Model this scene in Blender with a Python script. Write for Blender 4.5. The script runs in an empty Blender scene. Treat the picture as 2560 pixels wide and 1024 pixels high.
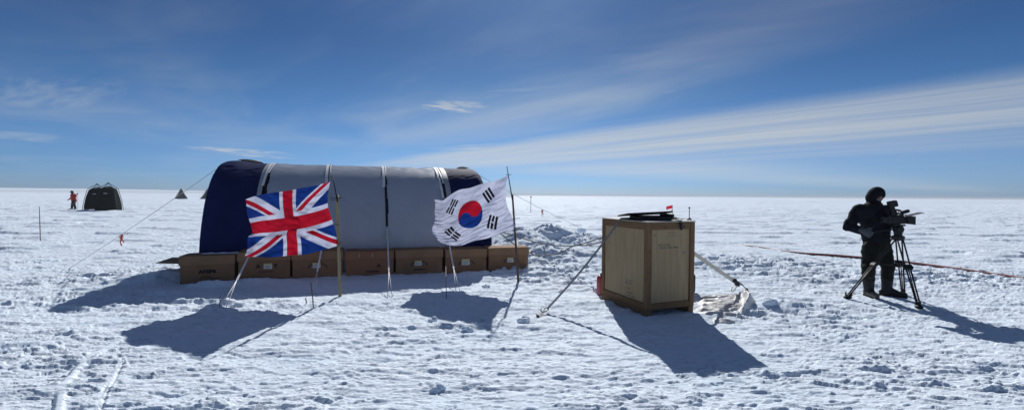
EXPOSURE = 0.0
SKY_STR = 0.07
SUN_STR = 4.7
CLOUD_LUM = 6.0
HAZE_DENSITY = 0.00055
import bpy, bmesh, math, random
import numpy as np
from mathutils import Vector, Matrix, Quaternion, noise
R = math.radians
random.seed(7)
scene = bpy.context.scene
COL = scene.collection

# ------------------------------------------------------------------ camera
CAM_H = 1.64
FPX = 1150.0
cam_d = bpy.data.cameras.new('camera'); cam = bpy.data.objects.new('camera', cam_d); COL.objects.link(cam)
cam_d.sensor_width = 36.0; cam_d.lens = 36.0 * FPX / 2560.0
cam_d.clip_start = 0.05; cam_d.clip_end = 120000
CM = (Matrix.Rotation(R(90 - 1.246), 3, 'X') @ Matrix.Rotation(R(0.45), 3, 'Z'))
cam.matrix_world = Matrix.Translation((0, 0, CAM_H)) @ CM.to_4x4()
scene.camera = cam

def ray(px, py):
    return CM @ Vector(((px - 1280) / FPX, -(py - 512) / FPX, -1.0))
def G(px, py, z=0.0):
    """point of the ground (height z) seen in the photograph at px,py"""
    d = ray(px, py); t = (z - CAM_H) / d.z
    return Vector((d.x * t, d.y * t, z))
def P(px, py, y):
    """point y metres in front of the camera"""
    d = ray(px, py); t = y / d.y
    return Vector((d.x * t, y, CAM_H + d.z * t))

# ------------------------------------------------------------------ light
SUN_EL, SUN_AZ = R(32.3), R(2.4)       # azimuth from +Y towards +X
sun_dir = Vector((math.sin(SUN_AZ) * math.cos(SUN_EL), math.cos(SUN_AZ) * math.cos(SUN_EL), math.sin(SUN_EL)))
ld = bpy.data.lights.new('sun', 'SUN'); ld.energy = SUN_STR; ld.angle = R(0.53); ld.color = (1.0, 0.985, 0.96)
sun = bpy.data.objects.new('sun', ld); COL.objects.link(sun)
sun.rotation_euler = sun_dir.to_track_quat('Z', 'Y').to_euler(); sun.location = (0, 0, 40)

scene.view_settings.view_transform = 'Standard'; scene.view_settings.look = 'None'
scene.view_settings.gamma = 1.0; scene.view_settings.exposure = EXPOSURE if 'EXPOSURE' in globals() else 0.0

# ------------------------------------------------------------------ node helper
class NT:
    def __init__(s, tree): s.t = tree; s.n = tree.nodes; s.l = tree.links
    def new(s, typ, **kw):
        n = s.n.new(typ)
        for k, v in kw.items():
            if k == 'ins':
                for a, b in v.items():
                    s.put(n.inputs[a], b)
            else: setattr(n, k, v)
        return n
    def put(s, sock, v):
        if isinstance(v, bpy.types.NodeSocket): s.l.new(v, sock)
        elif v is not None: sock.default_value = v
    def m(s, op, a, b=None, c=None, clamp=False):
        n = s.n.new('ShaderNodeMath'); n.operation = op; n.use_clamp = clamp
        s.put(n.inputs[0], a)
        if b is not None: s.put(n.inputs[1], b)
        if c is not None: s.put(n.inputs[2], c)
        return n.outputs[0]
    def noise(s, vec, scale, detail=3, rough=.55, dist=0.0):
        n = s.new('ShaderNodeTexNoise'); s.put(n.inputs['Vector'], vec)
        n.inputs['Scale'].default_value = scale; n.inputs['Detail'].default_value = detail
        n.inputs['Roughness'].default_value = rough; n.inputs['Distortion'].default_value = dist
        return n.outputs['Fac']
    def ramp(s, fac, pts):
        n = s.n.new('ShaderNodeValToRGB'); s.put(n.inputs[0], fac)
        el = n.color_ramp.elements
        while len(el) > 1: el.remove(el[-1])
        for i, (p, c) in enumerate(pts):
            e = el[0] if i == 0 else el.new(p)
            e.position = p; e.color = c if isinstance(c, tuple) else (c, c, c, 1)
        return n.outputs[0]
    def step(s, x, a, b):
        n = s.n.new('ShaderNodeMapRange'); n.interpolation_type = 'SMOOTHSTEP'
        s.put(n.inputs[0], x); s.put(n.inputs[1], a); s.put(n.inputs[2], b); n.inputs[3].default_value = 0; n.inputs[4].default_value = 1
        return n.outputs[0]
    def xyz(s, x, y, z):
        n = s.n.new('ShaderNodeCombineXYZ'); s.put(n.inputs[0], x); s.put(n.inputs[1], y); s.put(n.inputs[2], z); return n.outputs[0]

# ------------------------------------------------------------------ sky
world = bpy.data.worlds.new('World'); scene.world = world; world.use_nodes = True
w = NT(world.node_tree); w.n.clear()
sky = w.new('ShaderNodeTexSky', sky_type='NISHITA', sun_disc=False, sun_elevation=SUN_EL, sun_rotation=SUN_AZ,
            altitude=1800.0, air_density=1.0, dust_density=1.0, ozone_density=3.0)
tc = w.new('ShaderNodeTexCoord'); sep = w.new('ShaderNodeSeparateXYZ'); w.l.new(tc.outputs['Generated'], sep.inputs[0])
dx, dy, dz = sep.outputs
zc = w.m('MAXIMUM', dz, 0.012)
px_ = w.m('DIVIDE', dx, zc); py_ = w.m('DIVIDE', dy, zc)       # cloud layer seen on a plane overhead
cs, sn = .79, .61
s_ = w.m('ADD', w.m('MULTIPLY', px_, cs), w.m('MULTIPLY', py_, sn))       # across the cirrus streaks
t_ = w.m('SUBTRACT', w.m('MULTIPLY', px_, sn), w.m('MULTIPLY', py_, cs))   # along them
warp = w.noise(w.xyz(px_, py_, 0.0), .12, 3, .5)
s2 = w.m('ADD', s_, w.m('MULTIPLY', w.m('SUBTRACT', warp, .5), 2.2))
streak = w.noise(w.xyz(w.m('MULTIPLY', s2, 1.0), w.m('MULTIPLY', t_, .055), 3.0), 1.5, 7, .6, .6)
streak2 = w.noise(w.xyz(w.m('MULTIPLY', s2, .42), w.m('MULTIPLY', t_, .15), 9.0), 1.1, 5, .55, .5)
fine = w.noise(w.xyz(w.m('MULTIPLY', s2, 3.2), w.m('MULTIPLY', t_, .3), 5.0), 2.0, 5, .6, .6)
sn_ = w.m('DIVIDE', s2, 40.0)
prof = w.ramp(sn_, [(0.0, .0), (.124, .0), (.148, .8), (.19, 1.0), (.225, .85), (.248, .42), (.275, .45), (.31, .72), (.37, .7), (.46, .6), (.6, .5), (1.0, .4)])
# denser in the middle of the band, thinner to the far right of the streak direction
along = w.m('MULTIPLY', w.step(t_, -20.0, -10.0), w.m('SUBTRACT', 1.0, w.m('MULTIPLY', w.step(t_, -3.5, 4.0), .45)))
tex = w.m('ADD', w.m('MULTIPLY', w.step(streak, .2, .7), .44), w.m('ADD', w.m('MULTIPLY', w.step(fine, .3, .75), .16), .44))
band = w.m('MULTIPLY', w.m('MULTIPLY', prof, along), tex)
band = w.m('MULTIPLY', band, w.m('SUBTRACT', 1.0, w.m('MULTIPLY', w.m('MULTIPLY', w.step(t_, -10.0, -4.0), w.step(s_, 10.5, 14.0)), .75)))
# thin veil, upper left and top centre
veil = w.m('MULTIPLY', w.step(streak2, .38, .75), w.m('MULTIPLY', w.m('SUBTRACT', 1.0, w.step(s_, 4.2, 5.6)), .5))
veil = w.m('MULTIPLY', w.m('MULTIPLY', veil, w.m('SUBTRACT', 1.0, w.step(px_, .8, 2.6))), w.m('ADD', .25, w.m('MULTIPLY', w.step(dz, .07, .17), .75)))
# a bright wisp and a few small ones
def wisp(cx, cy, rx, ry, ang, amp, sc):
    a, b = math.cos(ang), math.sin(ang)
    ux = w.m('SUBTRACT', px_, cx); uy = w.m('SUBTRACT', py_, cy)
    u = w.m('DIVIDE', w.m('ADD', w.m('MULTIPLY', ux, a), w.m('MULTIPLY', uy, b)), rx)
    v = w.m('DIVIDE', w.m('SUBTRACT', w.m('MULTIPLY', uy, a), w.m('MULTIPLY', ux, b)), ry)
    rr = w.m('ADD', w.m('MULTIPLY', u, u), w.m('MULTIPLY', v, v))
    g = w.m('SUBTRACT', 1.0, w.step(rr, 0.0, 1.0))
    n = w.noise(w.xyz(w.m('MULTIPLY', u, .6), w.m('MULTIPLY', v, 1.1), cx), sc, 6, .62, .5)
    return w.m('MULTIPLY', w.m('MULTIPLY', g, w.step(n, .34, .68)), amp)
def cp(px, py):
    d = ray(px, py); return d.x / d.z, d.y / d.z
wl = []
for (px, py, rx, ry, an, amp, sc) in [(1140, 268, .5, .55, .5, .85, 2.2), (1300, 238, 1.6, .5, -.5, .28, 1.8), (598, 378, 1.0, 1.6, -.6, .8, 2.4),
                                      (655, 391, .7, 1.1, -.6, .7, 2.4), (605, 385, .8, .7, -.2, .5, 2.2), (1600, 238, .5, .28, -.7, .4, 1.8), (1215, 368, 1.7, .8, -.5, .7, 2.0),
                                      (130, 240, 2.1, .7, -.65, .34, 1.6), (20, 340, 1.6, 1.2, -.6, .32, 1.6), (1560, 305, 2.2, .6, -.75, .22, 1.7)]:
    wl.append(wisp(*cp(px, py), rx, ry, an, amp, sc))
al = w.m('ADD', band, veil)
for x in wl: al = w.m('MAXIMUM', al, x)
up = w.step(dz, 0.004, .02)
al = w.m('MULTIPLY', al, up, clamp=True)
al = w.m('MINIMUM', al, .93)
# clouds take their colour from the sky around them, brightened and whitened, so they glow towards the sun
lum = w.new('ShaderNodeRGBToBW'); w.l.new(sky.outputs[0], lum.inputs[0])
cl = w.new('ShaderNodeMix', data_type='RGBA'); cl.inputs[0].default_value = 1.0
k = w.m('ADD', w.m('MULTIPLY', lum.outputs[0], .3), CLOUD_LUM)
comb = w.new('ShaderNodeCombineColor'); w.put(comb.inputs[0], w.m('MULTIPLY', k, .91)); w.put(comb.inputs[1], w.m('MULTIPLY', k, 1.0)); w.put(comb.inputs[2], w.m('MULTIPLY', k, 1.09))
# the deep polar blue: pull red and green down a little
tint = w.new('ShaderNodeMix', data_type='RGBA', blend_type='MULTIPLY'); tint.inputs[0].default_value = 1.0
w.l.new(sky.outputs[0], tint.inputs['A'])
w.l.new(w.ramp(dz, [(0.0, (.40, .60, 1.06, 1)), (.03, (.41, .63, 1.06, 1)), (.1, (.41, .63, .93, 1)), (.2, (.33, .55, .77, 1)), (.3, (.285, .46, .67, 1)), (1.0, (.29, .46, .68, 1))]), tint.inputs['B'])
mx = w.new('ShaderNodeMix', data_type='RGBA'); w.put(mx.inputs[0], al); w.l.new(tint.outputs['Result'], mx.inputs['A']); w.l.new(comb.outputs[0], mx.inputs['B'])
bg = w.new('ShaderNodeBackground'); w.l.new(mx.outputs['Result'], bg.inputs['Color']); bg.inputs['Strength'].default_value = SKY_STR
wo = w.new('ShaderNodeOutputWorld'); w.l.new(bg.outputs[0], wo.inputs['Surface'])

# ------------------------------------------------------------------ materials
def mat(name, col, rough=.6, var=.12, scale=6.0, bump=0.0, bscale=40.0, spec=.4, metal=0.0, col2=None, trans=0.0, coord='Object', stretch=(1, 1, 1), sheen=0.0):
    m = bpy.data.materials.new(name); m.use_nodes = True
    n = NT(m.node_tree); n.n.clear()
    tcn = n.new('ShaderNodeTexCoord'); mp = n.new('ShaderNodeMapping'); n.l.new(tcn.outputs[coord], mp.inputs[0]); mp.inputs['Scale'].default_value = stretch
    v = mp.outputs[0]
    f = n.noise(v, scale, 5, .6)
    if col2 is None:
        c1 = tuple(c * (1 - var) for c in col) + (1,); c2 = tuple(min(1, c * (1 + var)) for c in col) + (1,)
    else: c1 = tuple(col) + (1,); c2 = tuple(col2) + (1,)
    cr = n.ramp(f, [(.3, c1), (.7, c2)])
    b = n.new('ShaderNodeBsdfPrincipled'); n.l.new(cr, b.inputs['Base Color'])
    b.inputs['Roughness'].default_value = rough; b.inputs['Specular IOR Level'].default_value = spec; b.inputs['Metallic'].default_value = metal
    if sheen: b.inputs['Sheen Weight'].default_value = sheen
    nrm = None
    if bump:
        bn = n.new('ShaderNodeBump'); bn.inputs['Strength'].default_value = bump; bn.inputs['Distance'].default_value = .02
        n.put(bn.inputs['Height'], n.noise(v, bscale, 4, .6)); nrm = bn.outputs[0]; n.l.new(nrm, b.inputs['Normal'])
    o = n.new('ShaderNodeOutputMaterial'); out = b.outputs[0]
    if trans:
        t = n.new('ShaderNodeBsdfTranslucent'); n.l.new(cr, t.inputs['Color'])
        if nrm: n.l.new(nrm, t.inputs['Normal'])
        ms = n.new('ShaderNodeMixShader'); ms.inputs[0].default_value = trans; n.l.new(out, ms.inputs[1]); n.l.new(t.outputs[0], ms.inputs[2]); out = ms.outputs[0]
    n.l.new(out, o.inputs['Surface'])
    return m

# snow: albedo, a little forward gloss, crusty bump
def snow_mat():
    m = bpy.data.materials.new('snow'); m.use_nodes = True; n = NT(m.node_tree); n.n.clear()
    tcn = n.new('ShaderNodeTexCoord'); v = tcn.outputs['Object']
    mp = n.new('ShaderNodeMapping'); n.l.new(v, mp.inputs[0]); mp.inputs['Scale'].default_value = (1, 2.3, 1); vv = mp.outputs[0]
    c = n.ramp(n.noise(vv, .7, 4, .55), [(.35, (.715, .815, .92, 1)), (.65, (.785, .865, .95, 1))])
    b = n.new('ShaderNodeBsdfPrincipled'); n.l.new(c, b.inputs['Base Color'])
    b.inputs['Roughness'].default_value = .72; b.inputs['Specular IOR Level'].default_value = .03
    h1 = n.noise(vv, 6.5, 6, .6, .4); h2 = n.noise(vv, 26, 4, .62, .3); h3 = n.noise(v, 110, 2, .5)
    h = n.m('ADD', n.m('ADD', n.m('MULTIPLY', n.step(h1, .565, .605), .65), n.m('MULTIPLY', n.step(h1, .33, .38), .45)), n.m('ADD', n.m('ADD', n.m('MULTIPLY', n.step(h2, .58, .635), .32), n.m('MULTIPLY', h2, .09)), n.m('MULTIPLY', h3, .07)))
    bn = n.new('ShaderNodeBump'); bn.inputs['Strength'].default_value = .72; bn.inputs['Distance'].default_value = .024
    pm = n.m('ADD', .6, n.m('MULTIPLY', n.step(n.noise(vv, .7, 3, .5), .38, .62), .65)); n.put(bn.inputs['Height'], n.m('MULTIPLY', h, pm)); n.l.new(bn.outputs[0], b.inputs['Normal'])
    o = n.new('ShaderNodeOutputMaterial'); n.l.new(b.outputs[0], o.inputs['Surface'])
    return m
SNOW = snow_mat()

# ------------------------------------------------------------------ object helpers
def tag(o, label=None, cat=None, group=None, kind=None):
    if label: o['label'] = label
    if cat: o['category'] = cat
    if group: o['group'] = group
    if kind: o['kind'] = kind
    return o
def thing(name, label, cat, loc=(0, 0, 0), rz=0.0, group=None):
    o = bpy.data.objects.new(name, None); COL.objects.link(o); o.location = loc; o.rotation_euler = (0, 0, rz)
    o.empty_display_size = .2
    return tag(o, label, cat, group)
def link(name, me, parent=None, label=None):
    o = bpy.data.objects.new(name, me); COL.objects.link(o)
    if parent is not None: o.parent = parent
    if label: o['label'] = label
    return o
def obj(name, bm, mats, parent=None, smooth=False, label=None):
    me = bpy.data.meshes.new(name); bm.normal_update(); bm.to_mesh(me); bm.free()
    for m in (mats if isinstance(mats, (list, tuple)) else [mats]): me.materials.append(m)
    if smooth: me.polygons.foreach_set('use_smooth', [True] * len(me.polygons))
    return link(name, me, parent, label)
def grid_mesh(name, co, nu, nv, mats, parent=None, smooth=True, mi=None, label=None):
    """co: (nu*nv,3) array, index = i*nv+j"""
    i, j = np.meshgrid(np.arange(nu - 1), np.arange(nv - 1), indexing='ij'); a = (i * nv + j).ravel()
    f = np.stack([a, a + nv, a + nv + 1, a + 1], 1)
    me = bpy.data.meshes.new(name); me.vertices.add(len(co)); me.vertices.foreach_set('co', np.asarray(co, np.float32).ravel())
    me.loops.add(f.size); me.loops.foreach_set('vertex_index', f.ravel().astype(np.int32))
    me.polygons.add(len(f)); me.polygons.foreach_set('loop_start', (np.arange(len(f)) * 4).astype(np.int32))
    if mi is not None: me.polygons.foreach_set('material_index', mi.astype(np.int32))
    me.polygons.foreach_set('use_smooth', np.full(len(f), smooth))
    me.update(calc_edges=True)
    for m in (mats if isinstance(mats, (list, tuple)) else [mats]): me.materials.append(m)
    return link(name, me, parent, label)
def box(bm, c, s, rot=None, bev=0.0, seg=1):
    r = bmesh.ops.create_cube(bm, size=1.0); vs = r['verts']
    M = Matrix.Translation(c) @ ((rot.to_4x4()) if rot is not None else Matrix.Identity(4)) @ Matrix.Diagonal((*s, 1))
    bmesh.ops.transform(bm, matrix=M, verts=vs)
    if bev:
        es = list({e for v in vs for e in v.link_edges}); bmesh.ops.bevel(bm, geom=es, offset=bev, segments=seg, affect='EDGES', profile=.5)
    return vs
def frames(pts):
    T = []
    for i in range(len(pts)):
        a = pts[max(0, i - 1)]; b = pts[min(len(pts) - 1, i + 1)]; T.append((b - a).normalized())
    n = T[0].orthogonal().normalized(); N = [n]
    for i in range(1, len(pts)):
        q = T[i - 1].rotation_difference(T[i]); n = (q @ n); n = (n - T[i] * n.dot(T[i])).normalized(); N.append(n)
    return T, N
def tube(bm, pts, rad, n=8, cap=True):
    pts = [Vector(p) for p in pts]; T, N = frames(pts); rings = []
    for i, p in enumerate(pts):
        r = rad[i] if isinstance(rad, (list, tuple)) else rad
        B = T[i].cross(N[i]); rings.append([bm.verts.new(p + (N[i] * math.cos(2 * math.pi * k / n) + B * math.sin(2 * math.pi * k / n)) * r) for k in range(n)])
    for i in range(len(rings) - 1):
        for k in range(n): bm.faces.new((rings[i][k], rings[i][(k + 1) % n], rings[i + 1][(k + 1) % n], rings[i + 1][k]))
    if cap: bm.faces.new(rings[0][::-1]); bm.faces.new(rings[-1])
def ribbon(bm, pts, wdir, width, thick):
    """flat strap along pts, its width along wdir"""
    pts = [Vector(p) for p in pts]; T, _ = frames(pts); rings = []
    for i, p in enumerate(pts):
        wd = wdir[i] if isinstance(wdir, list) else wdir
        wv = (wd - T[i] * wd.dot(T[i])).normalized(); nv = T[i].cross(wv)
        rings.append([bm.verts.new(p + wv * a * width / 2 + nv * b * thick / 2) for a, b in ((-1, -1), (1, -1), (1, 1), (-1, 1))])
    for i in range(len(rings) - 1):
        for k in range(4): bm.faces.new((rings[i][k], rings[i][(k + 1) % 4], rings[i + 1][(k + 1) % 4], rings[i + 1][k]))
    bm.faces.new(rings[0][::-1]); bm.faces.new(rings[-1])
def spline(pts, n=8):
    pts = [Vector(p) for p in pts]; q = [pts[0] * 2 - pts[1]] + pts + [pts[-1] * 2 - pts[-2]]; out = []
    for i in range(1, len(q) - 2):
        for k in range(n):
            t = k / n; a, b, c, d = q[i - 1], q[i], q[i + 1], q[i + 2]
            out.append(.5 * ((2 * b) + (c - a) * t + (2 * a - 5 * b + 4 * c - d) * t * t + (3 * b - a - 3 * c + d) * t ** 3))
    out.append(pts[-1]); return out
def sagline(a, b, sag, n=16):
    a = Vector(a); b = Vector(b)
    return [a.lerp(b, i / n) - Vector((0, 0, sag * 4 * (i / n) * (1 - i / n))) for i in range(n + 1)]
def capsule(bm, p0, r0, p1, r1, sub=2):
    vs = []
    for p, r in ((p0, r0), (p1, r1)):
        k = bmesh.ops.create_icosphere(bm, subdivisions=sub, radius=r, matrix=Matrix.Translation(p)); vs += k['verts']
    fs = {f for v in vs for f in v.link_faces}; bmesh.ops.delete(bm, geom=list(fs), context='FACES')
    es = {e for v in vs for e in v.link_edges}; bmesh.ops.delete(bm, geom=list(es), context='EDGES') if es else None
    vs = [v for v in vs if v.is_valid]
    if not vs: return
    r = bmesh.ops.convex_hull(bm, input=vs)
    bad = [g for g in r['geom_interior'] + r['geom_unused'] if isinstance(g, bmesh.types.BMVert) and g.is_valid]
    if bad: bmesh.ops.delete(bm, geom=list(set(bad)), context='VERTS')
def capsule2(bm, p0, r0, p1, r1, n=14):
    """tapered capsule built as rings (closed)"""
    p0 = Vector(p0); p1 = Vector(p1); ax = (p1 - p0)
    if ax.length < 1e-6: ax = Vector((0, 0, 1e-4))
    d = ax.normalized(); pts = []; rad = []
    for k in range(5):
        a = math.pi / 2 * k / 5; pts.append(p0 - d * r0 * math.cos(a)); rad.append(max(r0 * math.sin(a), r0 * .05))
    pts.append(p0); rad.append(r0); pts.append(p1); rad.append(r1)
    for k in range(4, -1, -1):
        a = math.pi / 2 * k / 5; pts.append(p1 + d * r1 * math.cos(a)); rad.append(max(r1 * math.sin(a), r1 * .05))
    tube(bm, pts, rad, n)
def ellipsoid(bm, c, r, rot=None, sub=3):
    M = Matrix.Translation(c) @ (rot.to_4x4() if rot is not None else Matrix.Identity(4)) @ Matrix.Diagonal((*r, 1))
    bmesh.ops.create_icosphere(bm, subdivisions=sub, radius=1.0, matrix=M)
def remesh(name, bm, vox, mats, parent=None, smooth_it=4, wrinkle=0.0, wscale=9.0, label=None, seed=0):
    me = bpy.data.meshes.new('tmp'); bm.to_mesh(me); bm.free()
    o = bpy.data.objects.new('tmp', me); COL.objects.link(o)
    r = o.modifiers.new('r', 'REMESH'); r.mode = 'VOXEL'; r.voxel_size = vox; r.use_smooth_shade = True
    s = o.modifiers.new('s', 'SMOOTH'); s.factor = .5; s.iterations = smooth_it
    dg = bpy.context.evaluated_depsgraph_get(); dg.update()
    m2 = bpy.data.meshes.new_from_object(o.evaluated_get(dg)); m2.name = name
    bpy.data.objects.remove(o); bpy.data.meshes.remove(me)
    if wrinkle:
        for v in m2.vertices:
            c = v.co; q = Vector((c.x * wscale + seed, c.y * wscale, c.z * wscale * 1.6))
            k = noise.noise(q) * .7 + (abs(noise.noise(q * 2.1)) - .25) * .7
            v.co = c + v.normal * k * wrinkle
    m2.materials.clear()
    for m in (mats if isinstance(mats, (list, tuple)) else [mats]): m2.materials.append(m)
    m2.polygons.foreach_set('use_smooth', [True] * len(m2.polygons))
    return link(name, m2, parent, label)
def text_mesh(name, body, size, M, m, parent, extrude=.0006, label=None, bold=.005):
    c = bpy.data.curves.new(name, 'FONT'); c.body = body; c.offset = bold; c.size = size; c.extrude = extrude; c.align_x = 'CENTER'; c.align_y = 'CENTER'; c.resolution_u = 3
    o = bpy.data.objects.new('tmp', c); COL.objects.link(o)
    dg = bpy.context.evaluated_depsgraph_get(); dg.update(); me = bpy.data.meshes.new_from_object(o.evaluated_get(dg)); bpy.data.objects.remove(o)
    me.name = name; me.transform(M); me.materials.clear(); me.materials.append(m)
    return link(name, me, parent, label)

# ------------------------------------------------------------------ ground
def nz(x, y, seed=0):
    """2-D gradient noise, about -0.7..0.7"""
    xi = np.floor(x).astype(np.int64); yi = np.floor(y).astype(np.int64); fx = x - xi; fy = y - yi
    def g(ix, iy, dx, dy):
        h = (ix * 374761393 + iy * 668265263 + seed * 974634777) & 0xffffffff
        h = ((h ^ (h >> 13)) * 1274126177) & 0xffffffff; h = h ^ (h >> 16)
        a = (h & 0xffff) * (2 * math.pi / 65536.0)
        return np.cos(a) * dx + np.sin(a) * dy
    u = fx * fx * fx * (fx * (fx * 6 - 15) + 10); v = fy * fy * fy * (fy * (fy * 6 - 15) + 10)
    a = g(xi, yi, fx, fy); b = g(xi + 1, yi, fx - 1, fy); c = g(xi, yi + 1, fx, fy - 1); d = g(xi + 1, yi + 1, fx - 1, fy - 1)
    return (a + (b - a) * u) + ((c + (d - c) * u) - (a + (b - a) * u)) * v
def sst(x, a, b):
    t = np.clip((x - a) / (b - a), 0, 1); return t * t * (3 - 2 * t)
def gauss(x, y, cx, cy, rx, ry, ang=0.0):
    ca, sa = math.cos(ang), math.sin(ang); dx = x - cx; dy = y - cy
    u = (dx * ca + dy * sa) / rx; v = (dy * ca - dx * sa) / ry
    return np.exp(-(u * u + v * v))
# macro drifts, piles and pits: (cx, cy, rx, ry, angle, height)
_b = lambda px, py: (G(px, py).x, G(px, py).y)
MACRO = [(*_b(425, 700), .55, .32, .3, .17), (*_b(350, 700), .9, .35, .2, .06),                    # drift against the first box
         (*_b(640, 708), .6, .16, .3, .09), (*_b(1165, 672), .3, .14, .3, .09), (*_b(1250, 676), .3, .1, .3, .05), (*_b(860, 690), 1.2, .12, .32, .08),
         (*_b(530, 716), .35, .1, .3, .08),
         (*_b(1350, 640), .5, .5, .0, .18), (*_b(1420, 640), .9, .9, .0, .20), (*_b(1300, 612), .9, 1.2, .5, .46), (*_b(1370, 600), .8, 1.0, .2, .46),
         (*_b(1240, 600), .8, 1.5, .5, .3), (*_b(1400, 610), .5, .5, 0, -.22), (*_b(1450, 600), 1.2, 1.4, .2, .16),
         (*_b(1410, 546), 3.2, 1.2, .1, .26), (*_b(1300, 548), 3.0, .6, .0, .1), (*_b(1530, 549), 2.2, .9, .1, .22),
         (*_b(1480, 760), .45, .1, .1, .05),
         (*_b(1960, 765), .5, .25, -.3, .09), (*_b(1890, 745), .5, .2, -.2, .08)]
TRACK = [[G(*p) for p in ((345, 835), (290, 858), (232, 888), (190, 925), (162, 960), (150, 1000), (146, 1030), (143, 1075))],
         [G(*p) for p in ((300, 905), (275, 950), (252, 990), (240, 1030), (232, 1080))],
         [G(*p) for p in ((0, 930), (40, 905), (75, 885))]]
def track_dist(x, y, pts):
    d = np.full(x.shape, 1e9); side = np.zeros(x.shape)
    for a, b in zip(pts[:-1], pts[1:]):
        abx, aby = b.x - a.x, b.y - a.y; L = abx * abx + aby * aby
        t = np.clip(((x - a.x) * abx + (y - a.y) * aby) / L, 0, 1)
        ex = x - (a.x + t * abx); ey = y - (a.y + t * aby); dd = np.sqrt(ex * ex + ey * ey)
        s = np.sign(abx * ey - aby * ex); k = dd < d; d = np.where(k, dd, d); side = np.where(k, s, side)
    return d, side
def macro(x, y):
    h = 0.0 * x
    for cx, cy, rx, ry, an, a in MACRO: h = h + a * gauss(x, y, cx, cy, rx, ry, an)
    r = np.sqrt(x * x + y * y)
    h = h + .03 * nz(x * .35, y * .5, 3) * sst(r, 3, 8)
    # the ice dome rising far off on the left
    h = h + .0046 * np.maximum(0, r - 1500) * sst(-x / np.maximum(y, 1), .15, .95)
    return h
def hs(x, y): return float(macro(np.array([x], float), np.array([y], float))[0])
def micro(x, y):
    r = np.sqrt(x * x + y * y)
    wx = x + .25 * nz(x * 1.3, y * 1.3, 11); wy = y + .12 * nz(x * 1.7, y * 1.7, 12)
    f1 = 1 - sst(r, 14, 45); f2 = 1 - sst(r, 60, 220)
    rough = .68 + .42 * sst(nz(x * .45, y * .8, 21) + .4 * nz(x * 1.1, y * 1.9, 22), -.12, .32)
    # trampled zones
    tr = np.zeros(x.shape)
    for px, py, rx, ry, a in ((1860, 660, 2.6, 1.7, 1.0), (2350, 690, 2.6, 1.2, .8), (2080, 690, 2.0, 1.0, .7), (1330, 650, 1.6, 3.5, 1.3), (1400, 600, 2.4, 3.0, 1.4), (330, 690, 1.6, .9, .7), (500, 760, 1.8, .5, .6), (2000, 780, 1.8, .7, .5), (250, 740, 1.7, .8, .5), (1100, 950, 1.2, .3, .15)):
        g = G(px, py); tr = np.maximum(tr, a * gauss(x, y, g.x, g.y, rx, ry))
    # wind crust: broad plates whose broken edges step down towards the viewer
    a = nz(wx * 1.1, wy * 3.6, 31) + .5 * nz(wx * 2.6, wy * 8.0, 32) + .28 * nz(wx * 6, wy * 18, 36)
    h = .014 * rough * sst(a, .12, .18) + .013 * sst(a, .30, .36) * rough - .013 * sst(-a, .26, .32) * rough
    b = nz(wx * 3.2, wy * 11, 33) + .45 * nz(wx * 8, wy * 24, 34)
    h = h + (.012 * sst(b, .24, .31) - .010 * sst(-b, .34, .41)) * rough * f1
    b2 = nz(wx * 5.5, wy * 18, 37) + .4 * nz(x * 13, y * 38, 38)
    h = h + (.006 * nz(x * 13, y * 26, 35) + .009 * sst(b2, .26, .34) - .008 * sst(-b2, .34, .42)) * f1 * rough * (r < 16)
    # clods
    c = nz(x * 4.6, y * 4.6, 41) + .4 * nz(x * 11, y * 11, 42)
    h = h + .02 * sst(c, .53, .68) * f1 * (.25 + .75 * tr)
    # footprints / trampled chunks
    q = nz(wx * 2.6, wy * 4.4, 51) + .5 * nz(x * 6, y * 9, 52)
    h = h + tr * (.06 * sst(q, .04, .16) - .055 * sst(-q, .16, .27) + .018 * nz(x * 8, y * 10, 53)) * f2
    # sastrugi further out
    s = nz(x * .32, y * .75, 61) + .5 * nz(x * .8, y * 1.7, 62)
    h = h + .07 * sst(s, .16, .34) * sst(r, 9, 22) * (1 - sst(r, 250, 900)) + .02 * nz(x * .5, y * .9, 64) * sst(r, 8, 20) * f2
    h = h + .22 * sst(nz(x * .02, y * .07, 63), .2, .4) * sst(r, 60, 160) * (1 - sst(r, 2500, 6000))
    # clear tracks
    for i, p in enumerate(TRACK):
        d, sd = track_dist(x, y, p); wd = (.032, .014, .028)[i]
        k = np.exp(-(d / wd) ** 4); h = h * (1 - .85 * k) + k * (.018, .003, .008)[i] - (.004, .010, .003)[i] * np.exp(-((d - wd * 2.0) / (wd * .8)) ** 2) * (sd > 0)
    # smooth drift surface where the flags' shade falls and beside the crate
    for px, py, rx, ry, a in ((1150, 715, 2.0, .5, .6), (760, 745, .9, .35, .55), (1440, 740, .6, .5, .5), (1600, 850, .6, .6, .65), (560, 830, .8, .35, .55), (1150, 775, .6, .3, .5), (620, 700, 2.5, .25, .5)):
        g = G(px, py); h = h * (1 - a * gauss(x, y, g.x, g.y, rx, ry))
    return h
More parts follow.
